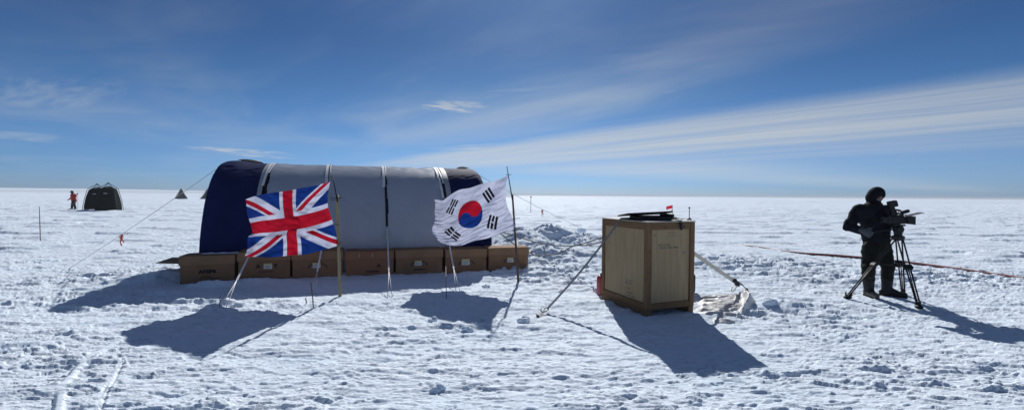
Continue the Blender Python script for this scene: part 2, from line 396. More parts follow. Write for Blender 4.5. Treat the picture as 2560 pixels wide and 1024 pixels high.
def build_ground():
    ys = [1.1]
    while ys[-1] < 40000:
        y = ys[-1]; dr = min(y * y / (755 * 1.6), (.0052 if y < 300 else .03) * y); dr = max(dr, .0035) if y > 2.5 else max(dr, .02); ys.append(y + dr)
    ys = np.array(ys); us = np.concatenate([np.linspace(-1.75, -1.22, 80)[:-1], np.linspace(-1.22, 1.22, 1200), np.linspace(1.22, 1.75, 80)[1:]])
    nu, nv = len(ys), len(us); Y = np.repeat(ys, nv); X = (ys[:, None] * us[None, :]).ravel()
    Z = np.empty_like(X); step = 200000
    for i in range(0, len(X), step): Z[i:i + step] = macro(X[i:i + step], Y[i:i + step]) + micro(X[i:i + step], Y[i:i + step])
    Y = Y.copy(); co = np.stack([X, Y, Z], 1)
    o = grid_mesh('snow_ground', co, nu, nv, SNOW)
    print('ground', nu, nv, nu * nv)
    # the rest of the sheet, beside and behind the viewer, joined to the same mesh
    bm = bmesh.new(); y0 = 1.1; k = 1.75; F = 40000
    V = [bm.verts.new(p) for p in ((-k * y0, y0, 0), (k * y0, y0, 0), (k * F, F, 0), (k * F, -F, 0), (-k * F, -F, 0), (-k * F, F, 0))]
    bm.faces.new((V[1], V[3], V[2])); bm.faces.new((V[0], V[5], V[4])); bm.faces.new((V[0], V[4], V[3], V[1]))
    bm.normal_update()
    me = bpy.data.meshes.new('t'); bm.to_mesh(me); bm.free(); me.materials.append(SNOW)
    o2 = bpy.data.objects.new('t', me); COL.objects.link(o2)
    with bpy.context.temp_override(active_object=o, object=o, selected_objects=[o, o2], selected_editable_objects=[o, o2]): bpy.ops.object.join()
    tag(o, kind='structure')
    return o
ground = build_ground()

# ------------------------------------------------------------------ the big tent
M_NAVY = mat('navy_fabric', (.008, .015, .075), rough=.7, var=.15, scale=3, bump=.04, bscale=30, spec=.03)
M_PALE = mat('pale_grey_fabric', (.42, .46, .53), rough=.34, var=.05, scale=2, bump=.12, bscale=14, spec=.4, trans=.22)
M_BAND = mat('grey_webbing', (.34, .35, .38), rough=.5, var=.08, scale=5, bump=.15, bscale=60)
M_WHITE = mat('white_webbing', (.78, .78, .78), rough=.45, var=.05, scale=10, bump=.2, bscale=60)
M_BLACK = mat('black_rubber', (.010, .011, .015), rough=.9, var=.2, scale=12, bump=.1, spec=.05)
M_ROPE = mat('pale_rope', (.55, .52, .46), rough=.7, var=.15, scale=60, bump=.6, bscale=300)
M_DARKROPE = mat('dark_rope', (.16, .15, .16), rough=.7, var=.25, scale=40, bump=.6, bscale=300)
M_CORD = mat('thin_cord', (.6, .6, .6), rough=.7, var=.2, scale=50)
M_ORANGE = mat('orange_streamer', (.62, .11, .05), rough=.55, var=.15, scale=20, trans=.3)

TC = Vector((-6.5, 10.5, 0)); TD = Vector((.95, .3123, 0)).normalized(); TN = Vector((TD.y, -TD.x, 0))     # along, towards the viewer
THW, TH, TL = 2.0, 2.32, 5.74
tent_rz = math.atan2(TD.y, TD.x)
tent = thing('tunnel_tent', 'large barrel shaped tent, pale grey with navy ends, behind the row of boxes', 'tent', TC, tent_rz)
RIBS = (1.03, 2.2, 3.43, 4.70)
def tent_prof(t, th, off=0.0):
    """t along, th 0 = front foot .. pi = rear foot; local coordinates (x along, y: front is -)"""
    s = 1 + .022 * np.exp(-((t - .25) / .3) ** 2)
    s = s - .025 * np.exp(-((t - 5.74) / .06) ** 2) - .012 * np.exp(-((t - 0.0) / .05) ** 2)
    for a, b in zip(RIBS[:-1], RIBS[1:]):
        q = np.clip((t - a) / (b - a), 0, 1); s = s - .003 * np.sin(np.pi * q)
    c, sn = np.cos(th), np.sin(th); e = .95
    y = -THW * np.sign(c) * np.abs(c) ** e * s; z = TH * np.abs(sn) ** e * s
    ny = -c / THW; nz_ = sn / TH; L = np.sqrt(ny * ny + nz_ * nz_)
    return np.stack([t, y + ny / L * off, z + nz_ / L * off], -1)
def tent_sheet(name, t0, t1, m, off, nt, nth=300, wr=None, th0=0.0, th1=math.pi):
    t = np.repeat(np.linspace(t0, t1, nt), nth); th = np.tile(np.linspace(th0, th1, nth), nt)
    o = off + (wr(t, th) if wr is not None else 0.0)
    return grid_mesh(name, tent_prof(t, th, o), nt, nth, m, tent)
def wr_navy(t, th):
    z = th * 2.2
    k = nz(t * 2.2 + z * 2.0, z * 9.0 - t * 5.5, 71) + .5 * nz(t * 5 + z * 2, z * 17 - t * 11, 72)
    zone = np.exp(-((th - 1.12) / .22) ** 2) + .25 * np.exp(-((th - .5) / .5) ** 2)
    return -.055 * np.clip(k - .08, 0, 1) * zone * (1.0 - .75 * (t > 3)) + .008 * nz(t * 1.5, th * 3, 73)
def wr_pale(t, th):
    k = nz(t * 1.7 + th * 1.5, th * 4.5 - t * 2.4, 75); k2 = nz(t * 3.0 - th * 2.0, th * 7 + t * 3.0, 76)
    top = np.exp(-((th - 1.45) / .18) ** 2)
    return .012 * k + .026 * np.abs(k2) * np.exp(-((th - .45) / .35) ** 2) + .022 * nz(t * 4.5, th * 22, 77) * top
tent_sheet('end_panel', 0.0, .885, M_NAVY, 0, 60, 360, wr_navy)
tent_sheet('end_panel', 4.88, TL, M_NAVY, 0, 60, 360, wr_navy)
tent_sheet('border_band', .885, .966, M_BAND, .004, 8, 200)
tent_sheet('border_band', 4.765, 4.88, M_BAND, .004, 8, 200)
for a, b in zip(RIBS[:-1], RIBS[1:]): tent_sheet('wall_panel', a + .02, b - .03, M_PALE, .0, 60, 300, wr_pale)
for i, r in enumerate(RIBS):
    tent_sheet('seam_gap', r - .068, r + .045, M_BLACK, -.025, 4, 160); tent_sheet('seam_cover', r - .034, r + .026, M_PALE, .004, 4, 60, None, 0.0, .40); tent_sheet('zip_tape', r - .014, r + .034, M_BLACK, .003, 4, 120, None, .41, 1.02)
    # white webbing strap over the crown of each seam, flapping a little proud of it
    for s0, wdt in (((-.045, .05), (.012, .035)) if i in (0, 3) else ((-.03, .06), (.03, .025))):
        lo = (.86, .90, .86, .70)[i] + (0 if s0 < 0 else .22)
        nth, nt = 120, 4; t = np.repeat(np.linspace(r + s0 - wdt / 2, r + s0 + wdt / 2, nt), nth); th = np.tile(np.linspace(lo, math.pi - .9, nth), nt)
        f = (th - lo) / (math.pi - .9 - lo); t = t + .02 * np.exp(-f * 9) * (1 if i % 2 else -1)
        grid_mesh('crown_strap', tent_prof(t, th, .016 + .03 * np.exp(-((f - .05) / .12) ** 2) * (i == 3)), nt, nth, M_WHITE, tent)
for tt in (0.02, TL - .02):                                     # closed ends
    bm = bmesh.new(); pr = tent_prof(np.full(60, tt), np.linspace(0, math.pi, 60), -.01); vs = [bm.verts.new(p) for p in pr]
    c = bm.verts.new((tt + (-.06 if tt < 1 else .06), 0, 1.0))
    for a, b in zip(vs[:-1], vs[1:]): bm.faces.new((a, b, c))
    obj('end_wall', bm, M_NAVY, tent, True)
for t0, t1 in ((.25, .72), (5.32, 5.60)):                       # small black vent cowls on the crown
    bm = bmesh.new(); n = 14; rows = []
    for i in range(n + 1):
        f = i / n; h = .035 * math.sin(math.pi * f) ** .6 + .012
        rows.append([bm.verts.new(tuple(tent_prof(np.array([t0 + (t1 - t0) * f]), np.array([math.pi / 2 + d]), h * (1 - (k - 2) ** 2 / 4.0) + .012)[0])) for k, d in enumerate((-.09, -.045, 0, .045, .09))])
    for a, b in zip(rows[:-1], rows[1:]):
        for k in range(4): bm.faces.new((a[k], a[k + 1], b[k + 1], b[k]))
    obj('vent_cowl', bm, M_BLACK, tent, True)
bm = bmesh.new()
v = [bm.verts.new(tuple(tent_prof(np.array([a]), np.array([b]), c)[0])) for a, b, c in ((.40, 1.60, .04), (.62, 1.66, .085), (.66, 1.60, .03), (.45, 1.5, .03))]
bm.faces.new(v[:3]); bm.faces.new((v[0], v[2], v[3])); obj('vent_flap', bm, M_WHITE, tent)
def tent_pt(t, th, off=.03): return TC + Matrix.Rotation(tent_rz, 3, 'Z') @ Vector(tent_prof(np.array([float(t)]), np.array([float(th)]), off)[0])

# ------------------------------------------------------------------ guy lines and white tent ropes
def rope(name, pts, r, m, label, group=None, n=6):
    bm = bmesh.new(); tube(bm, pts, r, n); o = obj(name, bm, m, None, True); tag(o, label, 'rope', group); return o
def on_ground(px, py, sink=.01):
    g = G(px, py); g.z = hs(g.x, g.y) - sink; return g
a = tent_pt(.0, 1.12, .02); g = on_ground(165, 671, .03)
lo = rope('guy_line', sagline(a, g, .03, 24), .005, M_CORD, 'guy line from the navy left end of the big tent down to the snow', 'long guy lines of the big tent')
a2 = tent_pt(TL, 1.2, .0); g2 = G(1470, 577, .34)
ro = rope('guy_line', sagline(a2, g2, .05, 24), .007, M_CORD, 'guy line from the right end of the big tent out to a snow block', 'long guy lines of the big tent')
def streamer(p, name, label, s=1.0):
    bm = bmesh.new(); q = Vector(p)
    for k, (dx, dz, ln) in enumerate(((.0, -1, .22), (.05, -1, .16), (-.04, -1, .13))):
        pts = [q + Vector((dx * t * ln * 4 + .015 * math.sin(7 * t + k), .01 * k, dz * t * ln)) * s for t in np.linspace(0, 1, 7)]
        ribbon(bm, pts, Vector((1, .4, 0)), .018 * s, .003)
    pts = [q + Vector((math.cos(x) * .035, .01, -.05 + math.sin(x) * .04)) * s for x in np.linspace(0, 6, 12)]
    tube(bm, pts, .006 * s, 5)
    o = obj(name, bm, M_ORANGE); tag(o, label, 'streamer'); return o
def along(a, g, px):
    best = min(np.linspace(0, 1, 400), key=lambda f: abs(proj(Vector(a).lerp(Vector(g), f))[0] - px)); return Vector(a).lerp(Vector(g), best)
def proj(p):
    q = CM.transposed() @ (Vector(p) - Vector((0, 0, CAM_H))); return 1280 + FPX * q.x / -q.z, 512 - FPX * q.y / -q.z
streamer(along(a, g, 303) - Vector((0, 0, .02)), 'streamer', 'orange streamer knotted on the guy line left of the big tent', 1.1)
streamer(along(a2, g2, 1356) - Vector((0, 0, .06)), 'streamer', 'orange streamer on the guy line between the right flag and the crate', 1.0)
# anchor stick of the left guy line and a knot
WHITE_ROPES = [(1.0, .33, (553, 775), 'white tent rope pegged left, below the fly corner of the union flag'), (2.2, .36, (781, 738), 'white tent rope just left of the pole of the union flag'),
               (3.43, .38, (975, 744), 'white tent rope in the middle, between the two flags'), (4.70, .36, (1146, 733), 'white tent rope hanging below the white flag with the red and blue disc')]
for i, (t, th, gp, lab) in enumerate(WHITE_ROPES):
    a = tent_pt(t, th, .02); g = on_ground(*gp, .02); m1 = a.lerp(g, .66)
    root = thing('tent_rope', lab, 'rope', (0, 0, 0), 0, 'white ropes holding the front of the big tent')
    bm = bmesh.new(); ribbon(bm, [a.lerp(m1, k / 8) for k in range(9)], Vector((1, 0, 0)), .026, .012); obj('webbing', bm, M_WHITE, root)
    bm = bmesh.new()
    side = Vector((.035, .02, 0))
    tube(bm, [m1, g - side], .005, 5); tube(bm, [m1, g + side], .005, 5); obj('twin_cord', bm, M_CORD, root, True)
    bm = bmesh.new(); q = a.lerp(m1, .12)
    pts = spline([q, q + Vector((.05, -.02, -.05)), q + Vector((.09, -.02, -.13)), q + Vector((.05, -.02, -.16)), q + Vector((.0, -.02, -.07))] if i in (0, 1) else
                 [q, q + Vector((-.05, -.02, -.03)), q + Vector((-.12, -.02, -.07)), q + Vector((-.11, -.02, -.13)), q + Vector((-.02, -.02, -.06)), q + Vector((-.03, -.02, -.14))], 6)
    tube(bm, pts, .006, 5); obj('loose_loop', bm, M_ROPE, root, True)
# a reddish cord beside the last rope
rope('cord', sagline(tent_pt(4.66, .28), on_ground(1116, 748), .0, 4), .006, mat('red_cord', (.25, .06, .06), var=.2), 'thin reddish cord pegged beside the rope under the white flag', None)

# ------------------------------------------------------------------ cardboard boxes
M_CARD = mat('cardboard', (.25, .145, .08), rough=.85, var=.12, scale=4, bump=.25, bscale=50, spec=.15)
M_CARD2 = mat('cardboard_lid', (.27, .16, .09), rough=.85, var=.12, scale=3, bump=.25, bscale=40, spec=.15)
M_INK = mat('black_ink', (.012, .012, .014), rough=.8, var=.1)
M_INKF = mat('faded_ink', (.07, .045, .035), rough=.85, var=.2)
M_LABEL = mat('shipping_label_paper', (.62, .64, .60), rough=.6, var=.05, scale=30)
M_LABELY = mat('yellow_print', (.55, .5, .08), rough=.6, var=.1)
M_TAPE = mat('packing_tape', (.30, .21, .13), rough=.3, var=.1)
edges = [(447, 588), (593, 727), (729, 858), (862, 985), (988, 1108), (1113, 1218), (1221, 1322)]
BX0 = G(447, 712); BX1 = G(1322, 673); bd = (BX1 - BX0).normalized(); bn = Vector((bd.y, -bd.x, 0)); brz = math.atan2(bd.y, bd.x)
def t_at(px):
    lo, hi = -1.0, 9.0
    for _ in range(40):
        m = (lo + hi) / 2
        if proj(BX0 + bd * m)[0] < px: lo = m
        else: hi = m
    return lo
BLAB = ['leftmost cardboard box of the row, lettered ATEPS, one flap sticking out', 'second cardboard box from the left with large black lettering behind a pale label',
        'third cardboard box from the left, its pale label crossed by a white rope', 'reddish brown cardboard box with taped lid just right of the bamboo pole, no label',
        'cardboard box right of the middle white rope with a small pale label', 'cardboard box under the white flag with the largest pale and yellow label',
        'cardboard box at the right end of the row with a sunlit top']
HB, DB = .50, .50
rnd = random.Random(5)
for i, (e0, e1) in enumerate(edges):
    t0, t1 = t_at(e0), t_at(e1); wd = t1 - t0; c = BX0 + bd * (t0 + wd / 2)
    yaw = brz + rnd.uniform(-.035, .035); h = HB + rnd.uniform(-.012, .012) + (.02 if i in (1, 2) else 0)
    root = thing('cardboard_box', BLAB[i], 'box', (c.x, c.y, hs(c.x, c.y - .1) * .3 - .035), yaw, 'cardboard boxes along the tent')
    mc = M_CARD if i != 3 else mat('reddish_cardboard', (.28, .14, .078), rough=.85, var=.1, scale=3, bump=.25, spec=.15)
    H = h + .035; LH = .17
    bm = bmesh.new(); box(bm, (0, DB / 2, (H - .02) / 2), (wd - .03, DB - .02, H - .02), bev=.006)
    bmesh.ops.subdivide_edges(bm, edges=[e for e in bm.edges if e.calc_length() > .3], cuts=6, use_grid_fill=True)
    for v in bm.verts: v.co += Vector((0, 1, 0)) * .006 * noise.noise(v.co * 3 + Vector((i * 7, 0, 0)))
    obj('body', bm, mc, root)
    bm = bmesh.new(); box(bm, (0, DB / 2, H - LH / 2), (wd, DB + .016, LH), bev=.007)
    bmesh.ops.subdivide_edges(bm, edges=[e for e in bm.edges if e.calc_length() > .3], cuts=6, use_grid_fill=True)
    for v in bm.verts:
        v.co += Vector((.3, 1, .8)) * .008 * noise.noise(v.co * 2.5 + Vector((i * 5, 3, 0)))
        if v.co.z < H - LH + .03: v.co.y -= .008 if v.co.y < .1 else 0
    lid = obj('lid', bm, M_CARD2 if i != 3 else mc, root)
    fy = -.016
    def front(x, z, dy=0): return Matrix.Translation((x, fy - dy, z)) @ Matrix.Rotation(R(90), 4, 'X')
    zl = H - LH - .10
    if i == 0:
        text_mesh('printed_lettering', 'ATEPS', .078, front(.0, zl - .02, -.007) @ Matrix.Scale(1.25, 4, (1, 0, 0)), M_INK, root)
        bm = bmesh.new(); box(bm, (-.02, fy + .006, zl - .11), (.18, .002, .016)); box(bm, (.02, fy + .006, zl - .14), (.3, .002, .012)); obj('printed_line', bm, M_INKF, root)
        bm = bmesh.new(); rot = Matrix.Rotation(R(16), 3, 'Y'); box(bm, Vector((-wd / 2 - .18, DB * .85, H - .125)), (.36, DB * 1.5, .007), Matrix.Rotation(R(4), 3, 'Y')); obj('open_flap', bm, M_CARD2, root)
    else:
        sx, sz = (.14, .10) if i != 5 else (.17, .125)
        lx = {1: .06, 2: -.02, 4: -.03, 5: -.02, 6: .03}.get(i)
        if lx is not None:
            lb = []
            bm = bmesh.new(); box(bm, (lx, fy + .006, zl + .0), (sx, .002, sz)); pl = obj('shipping_label', bm, M_LABEL, root)
            bm = bmesh.new(); box(bm, (lx, fy + .0045, zl + sz * .36), (sx * .96, .002, sz * .2)); obj('label_stripe', bm, M_LABELY, pl)
            bm = bmesh.new()
            for k in range(3): box(bm, (lx - sx * .05 * k, fy + .0045, zl + sz * (.05 - .17 * k)), (sx * (.8 - .1 * k), .002, sz * .05))
            obj('label_print', bm, M_INKF, pl)
        if i == 1:
            text_mesh('printed_lettering', 'A', .085, front(-.10, zl, -.0065) @ Matrix.Scale(1.3, 4, (1, 0, 0)), M_INK, root)
            text_mesh('printed_lettering', 'T', .085, front(.19, zl, -.0065) @ Matrix.Scale(1.3, 4, (1, 0, 0)), M_INK, root)
            bm = bmesh.new(); box(bm, (.03, fy + .006, zl - .10), (.26, .002, .016)); obj('printed_line', bm, mat('red_ink', (.12, .03, .025), var=.2), root)
        elif i == 3:
            text_mesh('printed_lettering', 'A', .07, front(.17, zl - .02, -.0065) @ Matrix.Scale(1.5, 4, (1, 0, 0)), M_INK, root)
            bm = bmesh.new(); box(bm, (.05, fy + .006, zl - .13), (.26, .002, .03)); obj('printed_line', bm, M_INKF, root)
            bm = bmesh.new()
            for x in (-.2, .05): box(bm, (x, fy - .012, H - .075), (.03, .002, .09))
            box(bm, (.0, DB * .3, H + .008), (wd * .5, .05, .002)); obj('packing_tape', bm, M_TAPE, lid)
        else:
            bm = bmesh.new()                                # arched hand hold printed round the label
            for k in range(10):
                a0 = math.pi * k / 9; box(bm, (lx + .02 + .16 * math.cos(a0), fy + .006, zl - .04 + .075 * math.sin(a0)), (.035, .002, .022), Matrix.Rotation(-a0 + math.pi / 2, 3, 'Y'))
            obj('hand_hold_print', bm, M_INKF, root)
            if i == 4:
                bm = bmesh.new(); box(bm, (.0, fy + .006, zl - .13), (.26, .002, .028)); obj('printed_line', bm, M_INKF, root)
# wind-blown snow lying on the first box
bm = bmesh.new(); c = BX0 + bd * .62 + Vector((-bn.x, -bn.y, 0)) * .33
for k in range(9):
    ellipsoid(bm, (c.x + (k - 4) * .07, c.y + (k - 4) * .024 + .01 * math.sin(k * 3), HB + .0), (.09, .09, .022 + .008 * math.sin(k * 2.1)), sub=2)
tag(remesh('snow_patch', bm, .012, SNOW, None, 4), 'thin patch of blown snow lying on the lid of the leftmost box', 'snow patch')

# ------------------------------------------------------------------ flags
def flag_mat(name, col):
    return mat(name, col, rough=.75, var=.06, scale=14, bump=.10, bscale=260, spec=.1, trans=.40)
F_WHITE = flag_mat('white_bunting', (.53, .55, .68)); F_RED = flag_mat('red_bunting', (.40, .006, .022)); F_BLUE = flag_mat('blue_bunting', (.006, .032, .19)); F_BLACK = flag_mat('black_bunting', (.01, .01, .014))
def resample(poly, n):
    poly = np.array(poly, float); L = np.concatenate([[0], np.cumsum(np.hypot(*np.diff(poly, axis=0).T))]); L /= L[-1]
    # smooth: Catmull-Rom through the points
    V3 = [Vector((p[0], p[1], 0)) for p in poly]; sp = spline(V3, 10); sp = np.array([[p.x, p.y] for p in sp]); L = np.concatenate([[0], np.cumsum(np.hypot(*np.diff(sp, axis=0).T))]); L /= L[-1]
    u = np.linspace(0, 1, n); return np.stack([np.interp(u, L, sp[:, 0]), np.interp(u, L, sp[:, 1])], 1)
def make_flag(name, label, top, fly, bot, hoist, depth, pattern, mats, waves, nu=300, nv=190):
    """edges are the outline of the cloth (top & bottom run hoist->fly, hoist & fly run top->bottom); depth: distance of the four corners"""
    T = resample(top, nu); B = resample(bot, nu); H = resample(hoist, nv); F = resample(fly, nv)
    u = np.linspace(0, 1, nu)[:, None]; v = np.linspace(0, 1, nv)[None, :]
    def mixc(k):
        return ((1 - v) * T[:, k][:, None] + v * B[:, k][:, None] + (1 - u) * H[:, k][None, :] + u * F[:, k][None, :]
                - ((1 - u) * (1 - v) * T[0, k] + u * (1 - v) * T[-1, k] + (1 - u) * v * B[0, k] + u * v * B[-1, k]))
    X, Y = mixc(0), mixc(1)
    Y = Y + 2.2 * np.sin(2 * np.pi * (2.7 * u + .3)) * (v - .3) * sst(u, .05, .3); X = X + 1.8 * np.sin(2 * np.pi * (2.3 * v + .2)) * sst(u, .5, 1.0)
    d = (1 - u) * (1 - v) * depth[0] + u * (1 - v) * depth[1] + (1 - u) * v * depth[2] + u * v * depth[3]
    d = d + waves(u + 0 * v, v + 0 * u)
    # real positions
    rx = (X - 1280) / FPX; ry = -(Y - 512) / FPX; D = np.stack([rx, ry, -np.ones_like(rx)], -1) @ np.array(CM).T
    t = d / D[..., 1]; Pw = D * t[..., None]; Pw[..., 2] += CAM_H
    uc = ((np.arange(nu - 1) + .5) / (nu - 1))[:, None] + 0 * np.zeros((1, nv - 1)); vc = ((np.arange(nv - 1) + .5) / (nv - 1))[None, :] + np.zeros((nu - 1, 1))
    o = grid_mesh(name, Pw.reshape(-1, 3), nu, nv, mats, None, True, pattern(uc, vc).ravel())
    tag(o, label, 'flag'); return o
def union(u, v):
    x = u * 50; y = (1 - v) * 30      # flown upside down: the broad white stripe is at the bottom of the hoist
    nrm = math.hypot(30, 50); s1 = (50 * y - 30 * x) / nrm; s2 = (50 * y + 30 * x - 1500) / nrm
    m = np.full(u.shape, 2)
    m[np.abs(s1) < 3] = 0; m[np.abs(s2) < 3] = 0
    h = x < 25
    m[((h & (s1 > 0) & (s1 < 2)) | (~h & (s1 < 0) & (s1 > -2)))] = 1; m[((h & (s2 > 0) & (s2 < 2)) | (~h & (s2 < 0) & (s2 > -2)))] = 1
    m[(np.abs(y - 15) < 5) | (np.abs(x - 25) < 5)] = 0; m[(np.abs(y - 15) < 3) | (np.abs(x - 25) < 3)] = 1
    return m
def taegeuk(u, v):
    x = u * 3 - 1.5; y = v * 2 - 1; m = np.zeros(u.shape, int)
    a = math.atan2(2, 3); ca, sa = math.cos(a), math.sin(a)
    p = x * ca + y * sa; q = y * ca - x * sa            # p along the hoist-top to fly-bottom diagonal, q below it
    inside = p * p + q * q < .25
    blue = q > 0
    blue = np.where((p + .25) ** 2 + q * q < .0625, False, blue); blue = np.where((p - .25) ** 2 + q * q < .0625, True, blue)
    m[inside & ~blue] = 1; m[inside & blue] = 2
    bars = {(-1, -1): (0, 0, 0), (1, -1): (1, 0, 1), (-1, 1): (0, 1, 0), (1, 1): (1, 1, 1)}
    for (sx, sy), br in bars.items():
        p = (x * sx) * ca + (y * sy) * sa; q = (y * sy) * ca - (x * sx) * sa
        for k in range(3):
            c = .75 + 1 / 24 + k * .125
            b = (np.abs(p - c) < 1 / 24) & (np.abs(q) < .25)
            if br[k]: b &= np.abs(q) > 1 / 48
            m[b] = 3
    return m
def waves1(u, v):
    return (.075 * np.sin(2 * np.pi * (1.15 * u + .25 * v)) * u + .065 * np.sin(2 * np.pi * (2.2 * u - .9 * v) + 1) * (.2 + u)
            + .05 * np.exp(-((u - .9) / .06) ** 2 - ((v - .78) / .2) ** 2) + .022 * nz(u * 7 + v * 3, v * 6 - u * 4, 81) + .010 * nz(u * 16, v * 12, 82) - .06 * np.abs(nz(u * 4 - v * 2, v * 7 + u * 3, 86)) + .04 * np.abs(nz(u * 2 + v * 5, v * 3 - u * 6, 87)))
def waves2(u, v):
    return (.045 * np.sin(2 * np.pi * (1.3 * u + .4 * v) + .6) * u + .038 * np.sin(2 * np.pi * (2.6 * u - 1.5 * v)) * (.3 + .7 * v) + .035 * np.exp(-((u - .2) / .05) ** 2) * np.sin(9 * v)
            + .05 * np.exp(-((u - .97) / .05) ** 2) + .026 * nz(u * 6 + v * 5, v * 9 - u * 3, 83) + .075 * np.abs(nz(u * 3 + v * 4, v * 12 - u * 4, 85)) * v + .009 * nz(u * 18, v * 14, 84))
D1 = G(850, 738).y; D2 = G(1296, 706).y
make_flag('union_flag', 'red white and blue union flag flying from the bamboo pole on the left', [(826, 453), (808, 459), (775, 466), (740, 473), (712, 477), (668, 484), (637, 489), (612, 498)],
          [(612, 498), (617, 520), (622, 545), (626, 566), (631, 582), (621, 594), (618, 615), (612, 640)], [(847, 612), (830, 618), (800, 627), (762, 634), (718, 640), (680, 641), (632, 643), (612, 640)],
          [(826, 453), (822, 470), (819, 490), (821, 520), (829, 546), (840, 580), (847, 612)], (D1, D1 + .22, D1 - .03, D1 + .02), union, [F_WHITE, F_RED, F_BLUE], waves1)
make_flag('korean_flag', 'white flag with red and blue disc and black bars flying from the right pole', [(1271, 437), (1256, 445), (1219, 456), (1178, 468), (1152, 473), (1137, 480), (1115, 494), (1104, 500), (1094, 499), (1084, 498)],
          [(1084, 498), (1089, 517), (1087, 536), (1085, 555), (1082, 577), (1088, 592), (1097, 606)], [(1287, 571), (1260, 580), (1234, 589), (1197, 600), (1156, 611), (1130, 613), (1110, 611), (1097, 606)],
          [(1271, 437), (1265, 460), (1264, 487), (1268, 514), (1279, 540), (1288, 558), (1287, 571)], (D2, D2 + .45, D2 - .02, D2 + .25), taegeuk, [F_WHITE, F_RED, F_BLUE, F_BLACK], waves2)

# flag poles
M_BAMBOO = mat('bamboo', (.25, .20, .11), rough=.5, var=.22, scale=5, bump=.2, stretch=(1, 1, .3))
M_DPOLE = mat('dark_wood', (.085, .05, .04), rough=.6, var=.25, scale=6, bump=.3, stretch=(1, 1, .3))
M_STEEL = mat('dark_steel', (.012, .012, .014), rough=.55, var=.2, spec=.2)
def pole(name, label, base, ptop, rod0, rod1, r0, r1, m, ties, D, nodes):
    b = on_ground(*base, .12); b = G(*base); zb = hs(b.x, b.y); b.z = zb
    root = thing(name, label, 'pole', b); I = Matrix.Translation(-b)
    t = P(*ptop, D); pts = [b - (t - b).normalized() * .15] + [b.lerp(t, k / 12) for k in range(13)]
    bm = bmesh.new(); tube(bm, [I @ p for p in pts], [r0] + [r0 + (r1 - r0) * k / 12 for k in range(13)], 12)
    for k in range(1, nodes): q = b.lerp(t, k / nodes); tube(bm, [I @ (q - Vector((0, 0, .006))), I @ q, I @ (q + Vector((0, 0, .006)))], [r0 * .9, r0 * 1.12, r0 * .9], 12)
    obj('shaft', bm, m, root, True)
    a = P(*rod0, D - .03); c = P(*rod1, D - .03); bm = bmesh.new(); tube(bm, [I @ a, I @ a.lerp(c, .5), I @ c], [.011, .009, .006], 8); obj('top_rod', bm, M_STEEL, root, True)
    for q in ties:
        p0, p1 = P(*q[:2], D - .05), P(*q[2:], D - .05); bm = bmesh.new(); tube(bm, [I @ p0, I @ p0.lerp(p1, .5) - Vector((0, .01, .004)), I @ p1], .005, 5); obj('tie', bm, M_BLACK, root, True)
    for k in (0.0, .012, .024):
        q = P(*ties[0][:2], D); bm = bmesh.new()
    return root
pole('flagpole', 'bamboo flagpole with a thin rod lashed to its top holding the union flag', (850, 738), (843, 487), (844, 505), (831, 437), .026, .022, M_BAMBOO,
     [(826, 494, 854, 494), (826, 499, 850, 498), (836, 560, 848, 561), (843, 618, 853, 604)], D1, 6)
pole('flagpole', 'dark slender flagpole with a thin rod on top holding the white flag', (1296, 706), (1281, 486), (1281, 500), (1267, 415), .024, .017, M_DPOLE,
     [(1265, 436, 1278, 436), (1264, 490, 1284, 491), (1284, 569, 1310, 566), (1284, 545, 1300, 545)], D2, 5)
# short marker sticks
def stick(px0, py0, px1, py1, r, label, m=M_DPOLE, group=None):
    b = G(px0, py0); b.z = hs(b.x, b.y) - .05; t = P(px1, py1, b.y); bm = bmesh.new()
    tube(bm, [b, b.lerp(t, .5) + Vector((.006, 0, 0)), t], [r, r, r * .85], 7); o = obj('stick', bm, m, None, True); tag(o, label, 'stick', group); return o
stick(784, 766, 777, 706, .008, 'thin dark stick in the snow left of the bamboo pole, the taller of two')
stick(766, 758, 764, 744, .009, 'short stub of a stick in the snow near the bamboo pole')
stick(547, 772, 550, 741, .006, 'bent twig in the snow at the peg of the leftmost white rope')

# ------------------------------------------------------------------ the wooden crate
def wood(name, a, b, rough=.75):
    return mat(name, a, col2=b, rough=rough, scale=5, bump=.25, bscale=30, stretch=(6, 6, .5), spec=.2)
M_PLY = wood('plywood', (.30, .215, .12), (.40, .30, .18)); M_TIMBER = wood('pine_timber', (.14, .08, .038), (.215, .13, .066)); M_TIMBERH = mat('pine_rail', (.135, .078, .037), col2=(.21, .127, .064), rough=.75, scale=4, bump=.25, bscale=30, stretch=(.6, .6, 7), spec=.2)
M_KNOT = mat('wood_knot', (.07, .04, .025), rough=.8); M_STENCIL = mat('stencil_ink', (.13, .12, .10), rough=.85)
M_TOP = mat('plywood_lid', (.42, .38, .31), rough=.7, scale=4, bump=.2, stretch=(5, .6, 1))
CF = G(1616, 793); CYAW = R(21.5); CX = Vector((math.cos(CYAW), math.sin(CYAW), 0)); CY = Vector((-math.sin(CYAW), math.cos(CYAW), 0))
CWX, CWY, CH = .815, 1.12, 1.295
crate = thing('wooden_crate', 'tall plywood crate framed in pine timber standing on skids in the snow', 'crate', CF - Vector((0, 0, .015)), CYAW)
def cw(x, y, z): return CF + CX * x + CY * y + Vector((0, 0, z - .015))
Z0, Z1 = .105, CH
bm = bmesh.new(); box(bm, (CWX / 2, CWY / 2, (Z0 + Z1) / 2), (CWX - .05, CWY - .05, Z1 - Z0 - .012)); obj('plywood_panel', bm, M_PLY, crate)
pw = .078
posts = []
